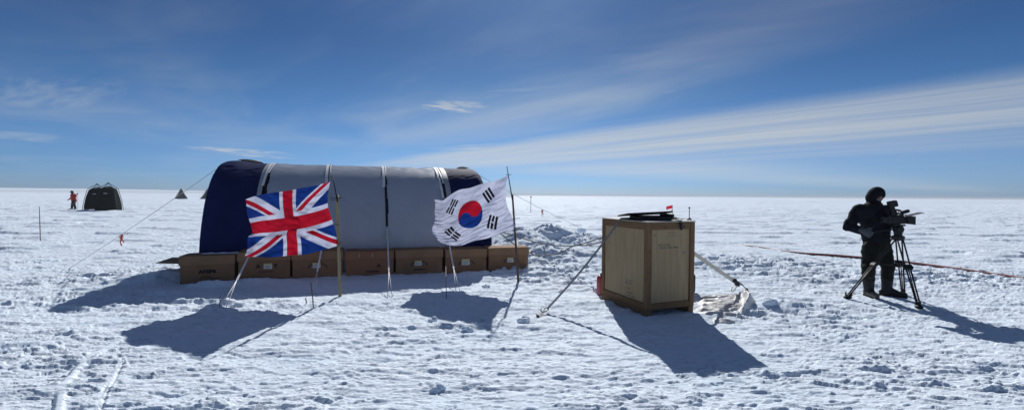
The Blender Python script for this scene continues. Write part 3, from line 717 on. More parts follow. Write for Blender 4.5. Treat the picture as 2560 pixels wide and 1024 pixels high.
for x in (0, 1):
    for y in (0, 1):
        bm = bmesh.new(); sx = pw; sy = pw if y == 0 else .06
        px_ = sx / 2 if x == 0 else CWX - sx / 2; py_ = sy / 2 if y == 0 else CWY - sy / 2
        box(bm, (px_, py_, (Z0 + Z1) / 2), (sx, sy, Z1 - Z0 - .004), bev=.004)
        for k in range(3):
            zz = .3 + .35 * k + .1 * rnd.random(); box(bm, (px_ + (-1 if x == 0 else 1) * sx * .5, py_ + rnd.uniform(-.02, .02), zz), (.004, .006, .006))
        posts.append(obj('post', bm, M_TIMBER, crate))
for (zz, hh) in ((Z1 - .052, .098), (Z0 + .044, .086)):
    for y in (0, 1):
        bm = bmesh.new(); yy = .018 if y == 0 else CWY - .018; box(bm, (CWX / 2, yy, zz), (CWX - 2 * pw - .002, .03, hh), bev=.004); obj('rail', bm, M_TIMBERH, crate)
    for x in (0, 1):
        bm = bmesh.new(); xx = .018 if x == 0 else CWX - .018; box(bm, (xx, CWY / 2 + .009, zz), (.03, CWY - pw - .064, hh), bev=.004); obj('rail', bm, M_TIMBERH, crate)
bm = bmesh.new(); box(bm, (CWX / 2, CWY / 2, CH + .008), (CWX + .012, CWY + .012, .014), bev=.003); obj('lid', bm, M_TOP, crate)
for x in (.05, CWX - .05):
    bm = bmesh.new(); box(bm, (x, CWY / 2, Z0 / 2 - .02), (.092, CWY - .012, Z0 + .038), bev=.004); obj('skid', bm, M_TIMBER, crate)
for (y, z, s) in ((.012, .52, .018), (.03, .93, .012), (.01, .33, .01)): bm = bmesh.new(); ellipsoid(bm, (-.0005, y + .02, z), (.0022, s * .7, s), sub=2); obj('knot', bm, M_KNOT, crate)
for (x, z, s) in ((.30, 1.225, .016), (.62, 1.235, .022), (.045, .9, .013), (.042, .62, .012), (.5, .155, .014)): bm = bmesh.new(); ellipsoid(bm, (x, .0025 if x > .08 else -.0005, z), (s, .003, s * .7), sub=2); obj('knot', bm, M_KNOT, crate)
# faded stencilled rows: illegible broken words, as in the photograph
rs = random.Random(11)
def stencil(plane, rows, m, nm='stencil_print'):
    for (a, z, words, h) in rows:
        x = a
        for wn in words:
            bm = bmesh.new()
            for _ in range(wn):
                lw = h * rs.uniform(.5, .8)
                def put(cx, cz, sx, sz): box(bm, (cx, .0235, cz) if plane == 'y' else (.0235, cx, cz), (sx, .002, sz) if plane == 'y' else (.002, sx, sz))
                put(x + lw * .18, z, lw * .28, h)
                if rs.random() < .8: put(x + lw * .5, z + h * .4 * rs.choice((-1, 1, 0)), lw * .5, h * .24)
                if rs.random() < .5: put(x + lw * .75, z - h * .1, lw * .22, h * .7)
                x += lw * 1.15
            x += h * .7; obj(nm, bm, m, crate)
stencil('y', [(.20, .985, (3, 3, 4), .024), (.20, .945, (1, 4, 5, 5), .028)], M_STENCIL)
M_STENCILF = mat('worn_stencil_ink', (.22, .20, .165), rough=.85)
stencil('y', [(.12, 1.12, (3,), .022), (.36, 1.15, (4, 3), .02), (.36, 1.105, (2, 5, 2), .022), (.62, .87, (2,), .04)], M_STENCILF)
stencil('x', [(.36, .44, (5, 4), .022), (.38, .40, (3, 5), .022), (.40, .33, (6,), .016), (.34, .27, (5, 5), .018), (.30, .225, (7, 5), .016)], M_STENCILF)
stencil('x', [(.95, .93, (1,), .03)], M_STENCIL)

# black flat case on the lid, with red straps and a clamp
M_CASE = mat('black_plastic', (.008, .010, .012), rough=.5, var=.2, bump=.05, spec=.25)
M_PANEL = mat('dark_panel', (.008, .010, .014), rough=.6, var=.1, spec=.15)
M_REDSTRAP = mat('red_strap', (.12, .025, .025), rough=.7, var=.25)
cc = cw(.30, .42, CH + .016)
case = thing('flat_case', 'flat black case with a tilted dark panel lying on top of the crate', 'case', cc, R(5))
bm = bmesh.new(); box(bm, (.06, .0, .028), (.50, .36, .055), bev=.01, seg=2); box(bm, (.06, -.185, .03), (.1, .012, .02), bev=.003); obj('case_body', bm, M_CASE, case)
bm = bmesh.new(); box(bm, Vector((-.02, .02, .085)), (.66, .46, .022), Matrix.Rotation(R(-3.0), 3, 'Y') @ Matrix.Rotation(R(-6), 3, 'X'), bev=.005, seg=2); pn = obj('panel', bm, M_PANEL, case)
bm = bmesh.new(); box(bm, Vector((.315, .02, .069)), (.02, .47, .045), bev=.005); obj('hinge_bar', bm, M_CASE, case)
for x in (.10, -.06): bm = bmesh.new(); box(bm, Vector((x, -.19, .034)), (.03, .01, .03), bev=.003); obj('latch', bm, M_STEEL, case)
root = thing('strap_coil', 'heap of dark red straps and cable next to the black case on the crate', 'straps', cw(.62, .40, CH + .016), 0)
bm = bmesh.new(); rs2 = random.Random(3); pts = []
for k in range(16):
    a = k * 1.9; pts.append((.11 * math.cos(a) * (.6 + .4 * rs2.random()) + (.012 * k - .10), .10 * math.sin(a), .012 + .05 * rs2.random() * (1 - k / 18)))
tube(bm, spline(pts, 5), .010, 6); obj('cable', bm, M_CASE, root, True)
bm = bmesh.new()
for k in range(3):
    p = [(-.12 + .05 * k, -.03 + .03 * k, .01), (-.05 + .06 * k, -.02, .065 - .012 * k), (.05 + .05 * k, .0, .035), (.13 + .06 * k, -.03 * k, .008)]
    ribbon(bm, spline(p, 6), Vector((0, 1, .1)), .05, .005)
obj('strap', bm, M_REDSTRAP, root, True)
root = thing('clamp', 'small black clamp hanging over the top rail on the right face of the crate', 'clamp', cw(.545, -.004, CH - .03), CYAW)
bm = bmesh.new(); box(bm, (0, -.018, -.01), (.035, .03, .085), bev=.006); box(bm, (.006, -.02, -.062), (.022, .024, .03), bev=.004); box(bm, (0, .03, .052), (.03, .11, .012), bev=.003); obj('clamp_jaw', bm, M_CASE, root)

# fuel cans behind the crate
M_REDCAN = mat('red_plastic', (.30, .012, .018), rough=.35, var=.12, spec=.5)
def can(name, label, loc, yaw, m, lab):
    root = thing(name, label, 'can', loc, yaw, None)
    bm = bmesh.new(); box(bm, (0, 0, .17), (.30, .19, .34), bev=.05, seg=4); obj('can_body', bm, m, root, True)
    bm = bmesh.new(); tube(bm, [(-.09, 0, .33), (-.09, 0, .375)], .03, 12); obj('cap', bm, M_CASE, root, True)
    bm = bmesh.new(); tube(bm, spline([(-.03, 0, .335), (-.01, 0, .385), (.08, 0, .39), (.11, 0, .335)], 6), .014, 8); obj('handle', bm, m, root, True)
    bm = bmesh.new(); box(bm, (.0, 0, .012), (.27, .165, .03), bev=.01); obj('base', bm, M_CASE, root)
    if lab: bm = bmesh.new(); box(bm, (-.03, -.0965, .10), (.13, .002, .07)); obj('paper_label', bm, M_LABEL, root)
    return root
p = G(1516, 736); can('fuel_can', 'red fuel can with a pale label peeking out behind the left edge of the crate', (p.x, p.y, hs(p.x, p.y) - .01), R(18), M_REDCAN, True)
p = cw(CWX - .10, CWY + .16, 0); p = cw(CWX - .095, CWY * .5, 0) + Vector((0, 0, 0)); p = G(1718, 742); p = P(1714, 735, 7.75); can('fuel_can', 'black can of which only a sliver shows at the right edge of the crate', (p.x, p.y, .0), R(25), M_CASE, False)

# tie-down straps of the crate
M_STRAPG = mat('grey_strap', (.22, .22, .24), rough=.6, var=.1, scale=30, bump=.3, bscale=200); M_STRAPC = mat('cream_strap', (.60, .58, .50), rough=.6, var=.08, scale=30, bump=.3, bscale=200)
a = cw(-.012, .60, CH + .01); e = P(1368, 771, G(1366, 781).y + .0); pg = G(1345, 794); pg.z = hs(pg.x, pg.y)
root = thing('tie_down_strap', 'grey strap pulled from the top of the crate down left to a hook and peg', 'strap', (0, 0, 0))
bm = bmesh.new(); ribbon(bm, [cw(.30, .68, CH + .021), cw(.1, .62, CH + .021), a + Vector((0, 0, .012))] + [(a + Vector((0, 0, .012))).lerp(e, k / 14) - Vector((0, 0, .05 * math.sin(math.pi * k / 14))) for k in range(1, 15)], Vector((.35, -.1, 1)), .040, .004); obj('webbing', bm, M_STRAPG, root)
dirv = (pg - e).normalized()
bm = bmesh.new(); q0 = e + dirv * .02
tube(bm, spline([e - dirv * .02, e + Vector((.02, 0, -.01)), e + dirv * .05 + Vector((.025, 0, 0)), e + dirv * .09, e + dirv * .06 + Vector((-.025, 0, .0)), e + Vector((-.02, 0, .01)), e - dirv * .02], 6), .006, 6); obj('ring', bm, M_STEEL, root, True)
bm = bmesh.new(); tube(bm, spline([e + dirv * .08, e + dirv * .12 + Vector((-.01, 0, 0)), e + dirv * .13 + Vector((-.035, 0, .02)), e + dirv * .10 + Vector((-.045, 0, .04))], 6), .007, 6); obj('hook', bm, M_STEEL, root, True)
bm = bmesh.new(); h0 = e + dirv * .11; tube(bm, [h0 + Vector((.01, 0, 0)), pg + Vector((.02, 0, .02))], .005, 5); tube(bm, [h0 - Vector((.01, 0, 0)), pg + Vector((-.01, 0, .02))], .005, 5); tube(bm, spline([h0.lerp(pg, .5), h0.lerp(pg, .5) + Vector((.05, -.01, .0)), h0.lerp(pg, .9) + Vector((.09, 0, -.005))], 5), .005, 5); obj('cord', bm, mat('dull_pink_cord', (.25, .12, .1), var=.2), root, True)
bm = bmesh.new(); tube(bm, [pg + Vector((-.01, .03, .035)), pg + Vector((.0, 0, .015)), pg + Vector((.02, -.05, -.08))], [.018, .02, .012], 8); obj('peg', bm, M_DPOLE, root, True)

a = cw(CWX + .004, .74, 1.16); e = P(1836, 702, 7.62); g = G(1838, 737); g.z = hs(g.x, g.y)
root = thing('tie_down_strap', 'broad cream strap from the right side of the crate down to a black ratchet', 'strap', (0, 0, 0))
bm = bmesh.new(); ribbon(bm, [cw(CWX - .2, .80, CH + .021), cw(CWX + .0, .76, CH + .021), a.lerp(cw(CWX, .76, CH), .8) + CX * .012] + [a.lerp(e, k / 10) - Vector((0, 0, .02 * math.sin(math.pi * k / 10))) for k in range(11)], Vector((.6, .0, 1)), .060, .004); obj('webbing', bm, M_STRAPC, root)
bm = bmesh.new(); d = (e - a).normalized(); rot = d.to_track_quat('X', 'Z').to_matrix()
box(bm, e + d * .03, (.13, .085, .05), rot, bev=.01); box(bm, e + d * .02 + Vector((-.02, 0, .035)), (.05, .09, .04), rot, bev=.008); box(bm, e + d * .07 + Vector((0, 0, -.03)), (.07, .06, .03), rot, bev=.006); obj('ratchet', bm, M_CASE, root)
bm = bmesh.new(); e2 = e + d * .08; tl = G(1866, 727); tl.z = hs(tl.x, tl.y) + .02
ribbon(bm, spline([e2, e2.lerp(tl, .5) + Vector((0, 0, .03)), tl], 6), Vector((.3, .8, .3)), .05, .004); ribbon(bm, spline([e2 - Vector((0, 0, .01)), g + Vector((.02, 0, .10)), g + Vector((-.03, .02, .02)), g + Vector((-.06, 0, .03)), g + Vector((-.05, 0, .10)), e2 + Vector((-.03, 0, -.03))], 6), Vector((.2, .9, .2)), .035, .004); obj('strap_tail', bm, mat('worn_strap', (.33, .31, .27), var=.15), root)
bm = bmesh.new(); tube(bm, [tl + Vector((.0, 0, -.02)), tl + Vector((.015, 0, .02))], .02, 7); obj('peg', bm, M_DPOLE, root, True)

# crumpled snow-crusted sheet beside the crate
M_SHEET = mat('frosted_plastic_sheet', (.40, .38, .35), col2=(.74, .75, .77), rough=.5, scale=5, bump=.25, bscale=30, spec=.2, stretch=(.8, 2.2, 1))
T = resample([(1742, 742), (1790, 738), (1830, 741), (1868, 744)], 120); B = resample([(1738, 785), (1770, 800), (1805, 812), (1850, 800)], 120); L_ = resample([(1742, 742), (1737, 762), (1738, 785)], 90); Rr = resample([(1868, 744), (1895, 762), (1850, 800)], 90)
u = np.linspace(0, 1, 120)[:, None]; v = np.linspace(0, 1, 90)[None, :]
S = [((1 - v) * T[:, k][:, None] + v * B[:, k][:, None] + (1 - u) * L_[:, k][None, :] + u * Rr[:, k][None, :] - ((1 - u) * (1 - v) * T[0, k] + u * (1 - v) * T[-1, k] + (1 - u) * v * B[0, k] + u * v * B[-1, k])) for k in (0, 1)]
rx = (S[0] - 1280) / FPX; ry = -(S[1] - 512) / FPX; Dd = np.stack([rx, ry, -np.ones_like(rx)], -1) @ np.array(CM).T; tt = -CAM_H / Dd[..., 2]
X = Dd[..., 0] * tt; Y = Dd[..., 1] * tt; em = np.minimum(np.minimum(u, 1 - u) + 0 * v, np.minimum(v, 1 - v) + 0 * u); em = sst(em, 0, .16)
wx = X + .15 * nz(X * 3, Y * 3, 91); wy = Y + .15 * nz(X * 3, Y * 3, 92)
Zs = macro(X, Y) - .012 + em * (.035 + .10 * (.3 - np.abs(nz(wx * 1.5 + wy * 1.2, wy * 4.6 - wx * .9, 93))) + .045 * (.3 - np.abs(nz(wx * 3.5, wy * 11, 94))) + .012 * nz(X * 12, Y * 22, 95)) + .10 * np.exp(-((u - .86) / .05) ** 2 - ((v - .35) / .35) ** 2)
tag(grid_mesh('plastic_sheet', np.stack([X, Y, Zs], -1).reshape(-1, 3), 120, 90, M_SHEET), 'crumpled snow crusted plastic sheet on the ground right of the crate', 'sheet')

# ------------------------------------------------------------------ cables, hose, snow blocks
A = [P(1235, 574, 11.6), P(1290, 590, 11.1), P(1343, 606, 10.6), P(1387, 613, 10.2), P(1433, 614, 9.8), P(1470, 604, 8.9), P(1503, 594, 8.0), P(1535, 582, 7.5)]
rope('cable', spline(A, 6), .013, M_DARKROPE, 'upper of two dark cables slung from the big tent to the crate', 'dark cables between the tent and the crate', 7)
B_ = [P(1240, 574, 11.3), P(1287, 611, 11.0), P(1330, 634, 10.9), P(1345, 639, 10.8), P(1396, 633, 10.4), P(1433, 615, 9.8), P(1470, 612, 9.0), P(1503, 605, 8.1), P(1535, 598, 7.6)]
rope('cable', spline(B_, 6), .013, M_DARKROPE, 'lower of two dark cables between tent and crate, hanging almost to the snow', 'dark cables between the tent and the crate', 7)
M_HOSE = mat('dark_red_hose', (.16, .03, .035), col2=(.28, .09, .08), rough=.55, scale=8, bump=.2)
hp = []
for (x, y) in ((1835, 610), (1885, 617), (1930, 623), (1960, 628), (2010, 634), (2050, 638), (2120, 644), (2200, 652), (2290, 662), (2400, 677), (2480, 688), (2600, 706), (2760, 732), (3000, 775)):
    g = G(x, y); g.z = hs(g.x, g.y) + (.03 if x > 2030 else {1835: -.04, 1885: .004, 1930: -.01, 1960: .0}.get(x, .014)); hp.append(g)
rope('hose', spline(hp, 8), .033, M_HOSE, 'long dark red hose lying across the snow behind the cameraman', None, 10)
bm = bmesh.new(); g = G(1453, 590); box(bm, (g.x, g.y, hs(g.x, g.y) + .10), (.30, .3, .36), Matrix.Rotation(R(14), 3, 'Z') @ Matrix.Rotation(R(6), 3, 'Y'), bev=.05, seg=2)
tag(remesh('snow_block', bm, .02, SNOW, None, 3, .02, 6), 'grey block of cut snow holding the far end of the right guy line', 'snow block')
# lumps of dug snow: each clod is a thing
rl = random.Random(21)
CL = [('snow_lump', (1283, 588), .16, 'rounded snow lump just right of the white flag pole, behind the rightmost box'), ('snow_lump', (1390, 540), .12, 'small dark tipped snow lump on the far ridge'), ('snow_lump', (1930, 768), .10, 'flat snow lump right of the crumpled sheet'),
      ('snow_lump', (1095, 975), .05, 'snow clod in the foreground below the white flag'), ('snow_lump', (1170, 822), .05, 'lone snow clod under the tip of the white flag shadow'), ('snow_lump', (1080, 800), .055, 'snow clod at the lower edge of the white flag shadow'),
      ('snow_lump', (1310, 802), .07, 'snow clod left of the peg of the grey strap'), ('snow_lump', (1215, 718), .06, 'snow clod between the right flagpole and the last white rope')]
for nm, (x, y), s, lab in CL:
    g = G(x, y); bm = bmesh.new()
    for k in range(4): ellipsoid(bm, (g.x + rl.uniform(-.6, .6) * s, g.y + rl.uniform(-.5, .5) * s, hs(g.x, g.y) + rl.uniform(0, .4) * s), (s * rl.uniform(.6, 1.1), s * rl.uniform(.5, .9), s * rl.uniform(.5, .8)), sub=2)
    tag(remesh(nm, bm, s * .12, SNOW, None, 2, s * .25, 1.2 / s, seed=x), lab, 'snow lump', 'lumps of snow')

# ------------------------------------------------------------------ far camp
M_OLIVE = mat('dark_green_fabric', (.007, .010, .010), rough=.85, spec=.02, var=.2, scale=2, bump=.15, bscale=12); M_OLIVE2 = mat('green_trim', (.022, .026, .02), rough=.8, var=.2, spec=.05)
def popup(name, label, px, D, yaw, s, group):
    b = .75 * s
    c = P(px, 500, D); root = thing(name, label, 'tent', (c.x, c.y, hs(c.x, c.y) - .02), yaw, group)
    hb, he, ze, zp = .73 * s, .45 * s, 1.88 * s, 2.17 * s
    def ring(h, z, n=6):
        q = []
        for k in range(4):
            a = Vector(((-1, 1, 1, -1)[k] * h, (-1, -1, 1, 1)[k] * h, z)); b = Vector(((1, 1, -1, -1)[k] * h, (-1, 1, 1, -1)[k] * h, z))
            for i in range(n): q.append(a.lerp(b, i / n))
        return q
    bm = bmesh.new(); R0 = []
    for f in np.linspace(0, 1, 9):
        h = hb + (he - hb) * (f ** 1.15) + .05 * math.sin(math.pi * f); R0.append([bm.verts.new(p * 1.0 + Vector((0, 0, 0)) + p.normalized() * .015 * noise.noise(p * 2)) for p in ring(h, ze * f)])
    n = len(R0[0])
    for a, b in zip(R0[:-1], R0[1:]):
        for k in range(n): bm.faces.new((a[k], a[(k + 1) % n], b[(k + 1) % n], b[k]))
    obj('wall', bm, M_OLIVE, root, True)
    bm = bmesh.new(); e = [bm.verts.new(p) for p in ring(he, ze)]; m2 = [bm.verts.new(p) for p in ring(he * .5, ze + (zp - ze) * .62)]; tp = bm.verts.new((0, 0, zp))
    for k in range(n): bm.faces.new((e[k], e[(k + 1) % n], m2[(k + 1) % n], m2[k])); bm.faces.new((m2[k], m2[(k + 1) % n], tp))
    obj('roof', bm, M_OLIVE, root, True)
    hub = Vector((0, 0, zp + .24 * s))
    bm = bmesh.new(); tube(bm, [hub - Vector((0, 0, .05)), hub + Vector((0, 0, .05))], .07 * s, 8); obj('hub', bm, M_BLACK, root)
    for k in range(4):
        cx, cy = (-1, 1, 1, -1)[k], (-1, -1, 1, 1)[k]; bm = bmesh.new()
        tube(bm, [hub, Vector((cx * he * .7, cy * he * .7, ze + .26 * s)), Vector((cx * (he + .08), cy * (he + .08), ze + .02)), Vector((cx * (hb + .06) * .90, cy * (hb + .06) * .90, .9 * s)), Vector((cx * (hb + .08), cy * (hb + .08), .0))], .022, 5); obj('pole', bm, M_BLACK, root)
    bm = bmesh.new(); box(bm, Vector((-.02, -he - (hb - he) * .22 - .045, ze * .80)), (.26, .01, .07), Matrix.Rotation(R(-10), 3, 'X')); obj('window', bm, M_BAND, root)
    bm = bmesh.new(); box(bm, Vector((-.0, -he * .62, ze + .16)), (.22, .01, .10), Matrix.Rotation(R(-65), 3, 'X')); obj('vent', bm, M_BAND, root)
    for sx in (1,):
        bm = bmesh.new(); ribbon(bm, [(hb + .01, -hb * .8, .0), ((hb + he) / 2 + .075, -(hb + he) / 2 * .8, ze * .5), (he + .02, -he * .8, ze * .97)], Vector((0, 1, 0)), .12, .02); obj('corner_trim', bm, M_OLIVE2, root)
    return root
popup('popup_tent', 'dark green pop-up tent far left, the taller one standing in front', 271, 40.3, R(23), 1.0, None)
popup('popup_tent', 'dark green pop-up tent far left, partly hidden behind its twin', 243, 41.8, R(23), .97, None)
M_PYR = mat('grey_brown_canvas', (.075, .068, .066), rough=.8, var=.2, scale=1.5)
def pyramid(label, px, D, yaw, hb=1.35, H=2.45):
    c = P(px, 497, D); root = thing('pyramid_tent', label, 'tent', (c.x, c.y, hs(c.x, c.y) - .05), yaw, None)
    bm = bmesh.new(); n = 8; rows = []
    for f in np.linspace(0, 1, n):
        h = (hb - .12) * (1 - f) + .13; h -= .10 * math.sin(math.pi * f); rows.append([bm.verts.new((x * h, y * h, f * H)) for x, y in ((-1, -1), (0, -.94), (1, -1), (.94, 0), (1, 1), (0, .94), (-1, 1), (-.94, 0))])
    for a, b in zip(rows[:-1], rows[1:]):
        for k in range(8): bm.faces.new((a[k], a[(k + 1) % 8], b[(k + 1) % 8], b[k]))
    bm.faces.new(rows[-1]); obj('canvas', bm, M_PYR, root)
    for x, y in ((-1, -1), (1, -1), (1, 1), (-1, 1)):
        bm = bmesh.new(); tube(bm, [(x * (hb + .05), y * (hb + .05), -.05), (x * .13, y * .13, H), (-x * .06, -y * .06, H + .22)], .035, 6); obj('pole', bm, M_DPOLE, root)
    bm = bmesh.new(); 
    for a in range(4):
        r = Matrix.Rotation(a * math.pi / 2, 3, 'Z'); v = [bm.verts.new(r @ Vector(q)) for q in ((-hb - .5, -hb - .45, .02), (hb + .5, -hb - .45, .02), (hb, -hb, .16), (-hb, -hb, .16))]; bm.faces.new(v)
    obj('snow_skirt', bm, SNOW, root)
    return root
pyramid('grey pyramid tent in the distance, the whole of it visible left of the big tent', 453, 113, R(35))
pyramid('grey pyramid tent in the distance, half hidden by the navy end of the big tent', 519, 117, R(20))

def marker(name, label, cat, px, py0, py1, r, parts, lean=0):
    b = G(px, py0); b.z = hs(b.x, b.y); h = P(px, py1, b.y).z - b.z; root = thing(name, label, cat, b)
    bm = bmesh.new(); tube(bm, [(0, 0, -.1), (lean * .5, 0, h * .5), (lean, 0, h)], [r, r, r * .8], 7); obj('shaft', bm, parts[0], root, True); return root, h
marker('marker_pole', 'thin bamboo marker pole standing alone at the far left', 'pole', 101, 602, 516, .012, (M_DPOLE,), -.02)
rt, h = marker('marker_pole', 'pale stake with a dark knob beside the person in red', 'pole', 194, 524, 484, .014, (M_ROPE,))
bm = bmesh.new(); ellipsoid(bm, (0, 0, h), (.055, .055, .06), sub=2); obj('knob', bm, M_BLACK, rt)
rt, h = marker('instrument_mast', 'thin guyed mast with a small dark head behind the right guy line', 'mast', 1327, 529, 492, .025, (M_STEEL,))
bm = bmesh.new(); box(bm, (0, 0, h), (.11, .11, .16), bev=.02); obj('sensor_head', bm, M_CASE, rt)
for a in (0, 2.1, 4.2): bm = bmesh.new(); tube(bm, [(0, 0, h * .8), (math.cos(a) * .9, math.sin(a) * .9, 0)], .006, 4); obj('guy_wire', bm, M_CORD, rt)
rt, h = marker('flag_marker', 'small red marker flag on a thin pole beyond the crate', 'marker flag', 1681, 546, 512, .014, (M_STEEL,), .0)
bm = bmesh.new(); 
pts = [[bm.verts.new((-.02 - .44 * i / 8, .03 * math.sin(i * .9), h - .01 - .24 * j / 3 - .012 * i)) for j in range(4)] for i in range(9)]
for i in range(8):
    for j in range(3): bm.faces.new((pts[i][j], pts[i][j + 1], pts[i + 1][j + 1], pts[i + 1][j]))
obj('pennant', bm, mat('red_pennant', (.55, .012, .03), rough=.7, trans=.4), rt, True)
bm = bmesh.new(); box(bm, (-.05, 0, h - .38), (.1, .03, .06), bev=.01); obj('tag', bm, M_CASE, rt)
marker('marker_pole', 'faint pale pole standing left of the small red marker flag', 'pole', 1668, 545, 516, .009, (M_ROPE,))
rt, h = marker('antenna_post', 'dark post with a knob on top and a round base beyond the crate', 'post', 1723, 550, 519, .028, (M_CASE,))
bm = bmesh.new(); ellipsoid(bm, (0, 0, h), (.07, .07, .06), sub=2); obj('knob', bm, M_CASE, rt)
bm = bmesh.new(); ellipsoid(bm, (0, 0, .04), (.17, .17, .12), sub=2); obj('base', bm, M_CASE, rt)

# ------------------------------------------------------------------ people
M_SKIN = mat('skin', (.26, .15, .115), rough=.6, var=.06, scale=30); M_PARKA = mat('black_parka', (.004, .0055, .011), rough=.8, spec=.1, var=.2, scale=8, bump=.25, bscale=30)
M_TROU = mat('dark_olive_trousers', (.009, .010, .009), rough=.85, spec=.1, var=.2, scale=8, bump=.25, bscale=40); M_BOOT = mat('black_boot', (.008, .010, .012), rough=.6, spec=.25, var=.2, scale=10, bump=.2); M_BOOTL = mat('worn_boot_leather', (.10, .095, .075), rough=.7, var=.3, scale=18)
M_GLOVE = mat('grey_glove', (.055, .065, .08), rough=.8, spec=.1, var=.12, scale=20, bump=.3, bscale=80); M_FUR = mat('hood_lining', (.012, .012, .014), rough=.9)
def hand(bm, w, fd, up, s, curl, palm_to):
    """w wrist, fd finger direction, up: thumb side, palm_to: the way the palm faces"""
    fd = fd.normalized(); up = (up - fd * up.dot(fd)).normalized(); pn = fd.cross(up).normalized()
    if pn.dot(palm_to) < 0: pn = -pn
    capsule2(bm, w, .030 * s, w + fd * .075 * s, .033 * s, 10)
    for k in range(3): capsule2(bm, w + fd * .02 * s + up * (.026 - .026 * k) * s, .018 * s, w + fd * .085 * s + up * (.032 - .03 * k) * s, .019 * s, 8)
    for k, L in enumerate((.074, .083, .077, .060)):
        p = w + fd * .088 * s + up * (.036 - .024 * k) * s; d = fd
        for seg, r in ((.45, .0125), (.32, .0115), (.26, .0105)):
            d = (d * math.cos(curl * (.55 if seg == .45 else .8)) + pn * math.sin(curl * (.55 if seg == .45 else .8))).normalized(); q = p + d * L * seg * s
            capsule2(bm, p, r * s, q, r * s * .95, 8); p = q
    p = w + fd * .03 * s + up * .030 * s; d = (fd * .62 + up * .75 + pn * .25).normalized(); q = p + d * .045 * s; capsule2(bm, p, .016 * s, q, .014 * s, 8)
    d2 = (fd * .9 + up * .25 + pn * .35).normalized(); capsule2(bm, q, .014 * s, q + d2 * .035 * s, .0115 * s, 8)

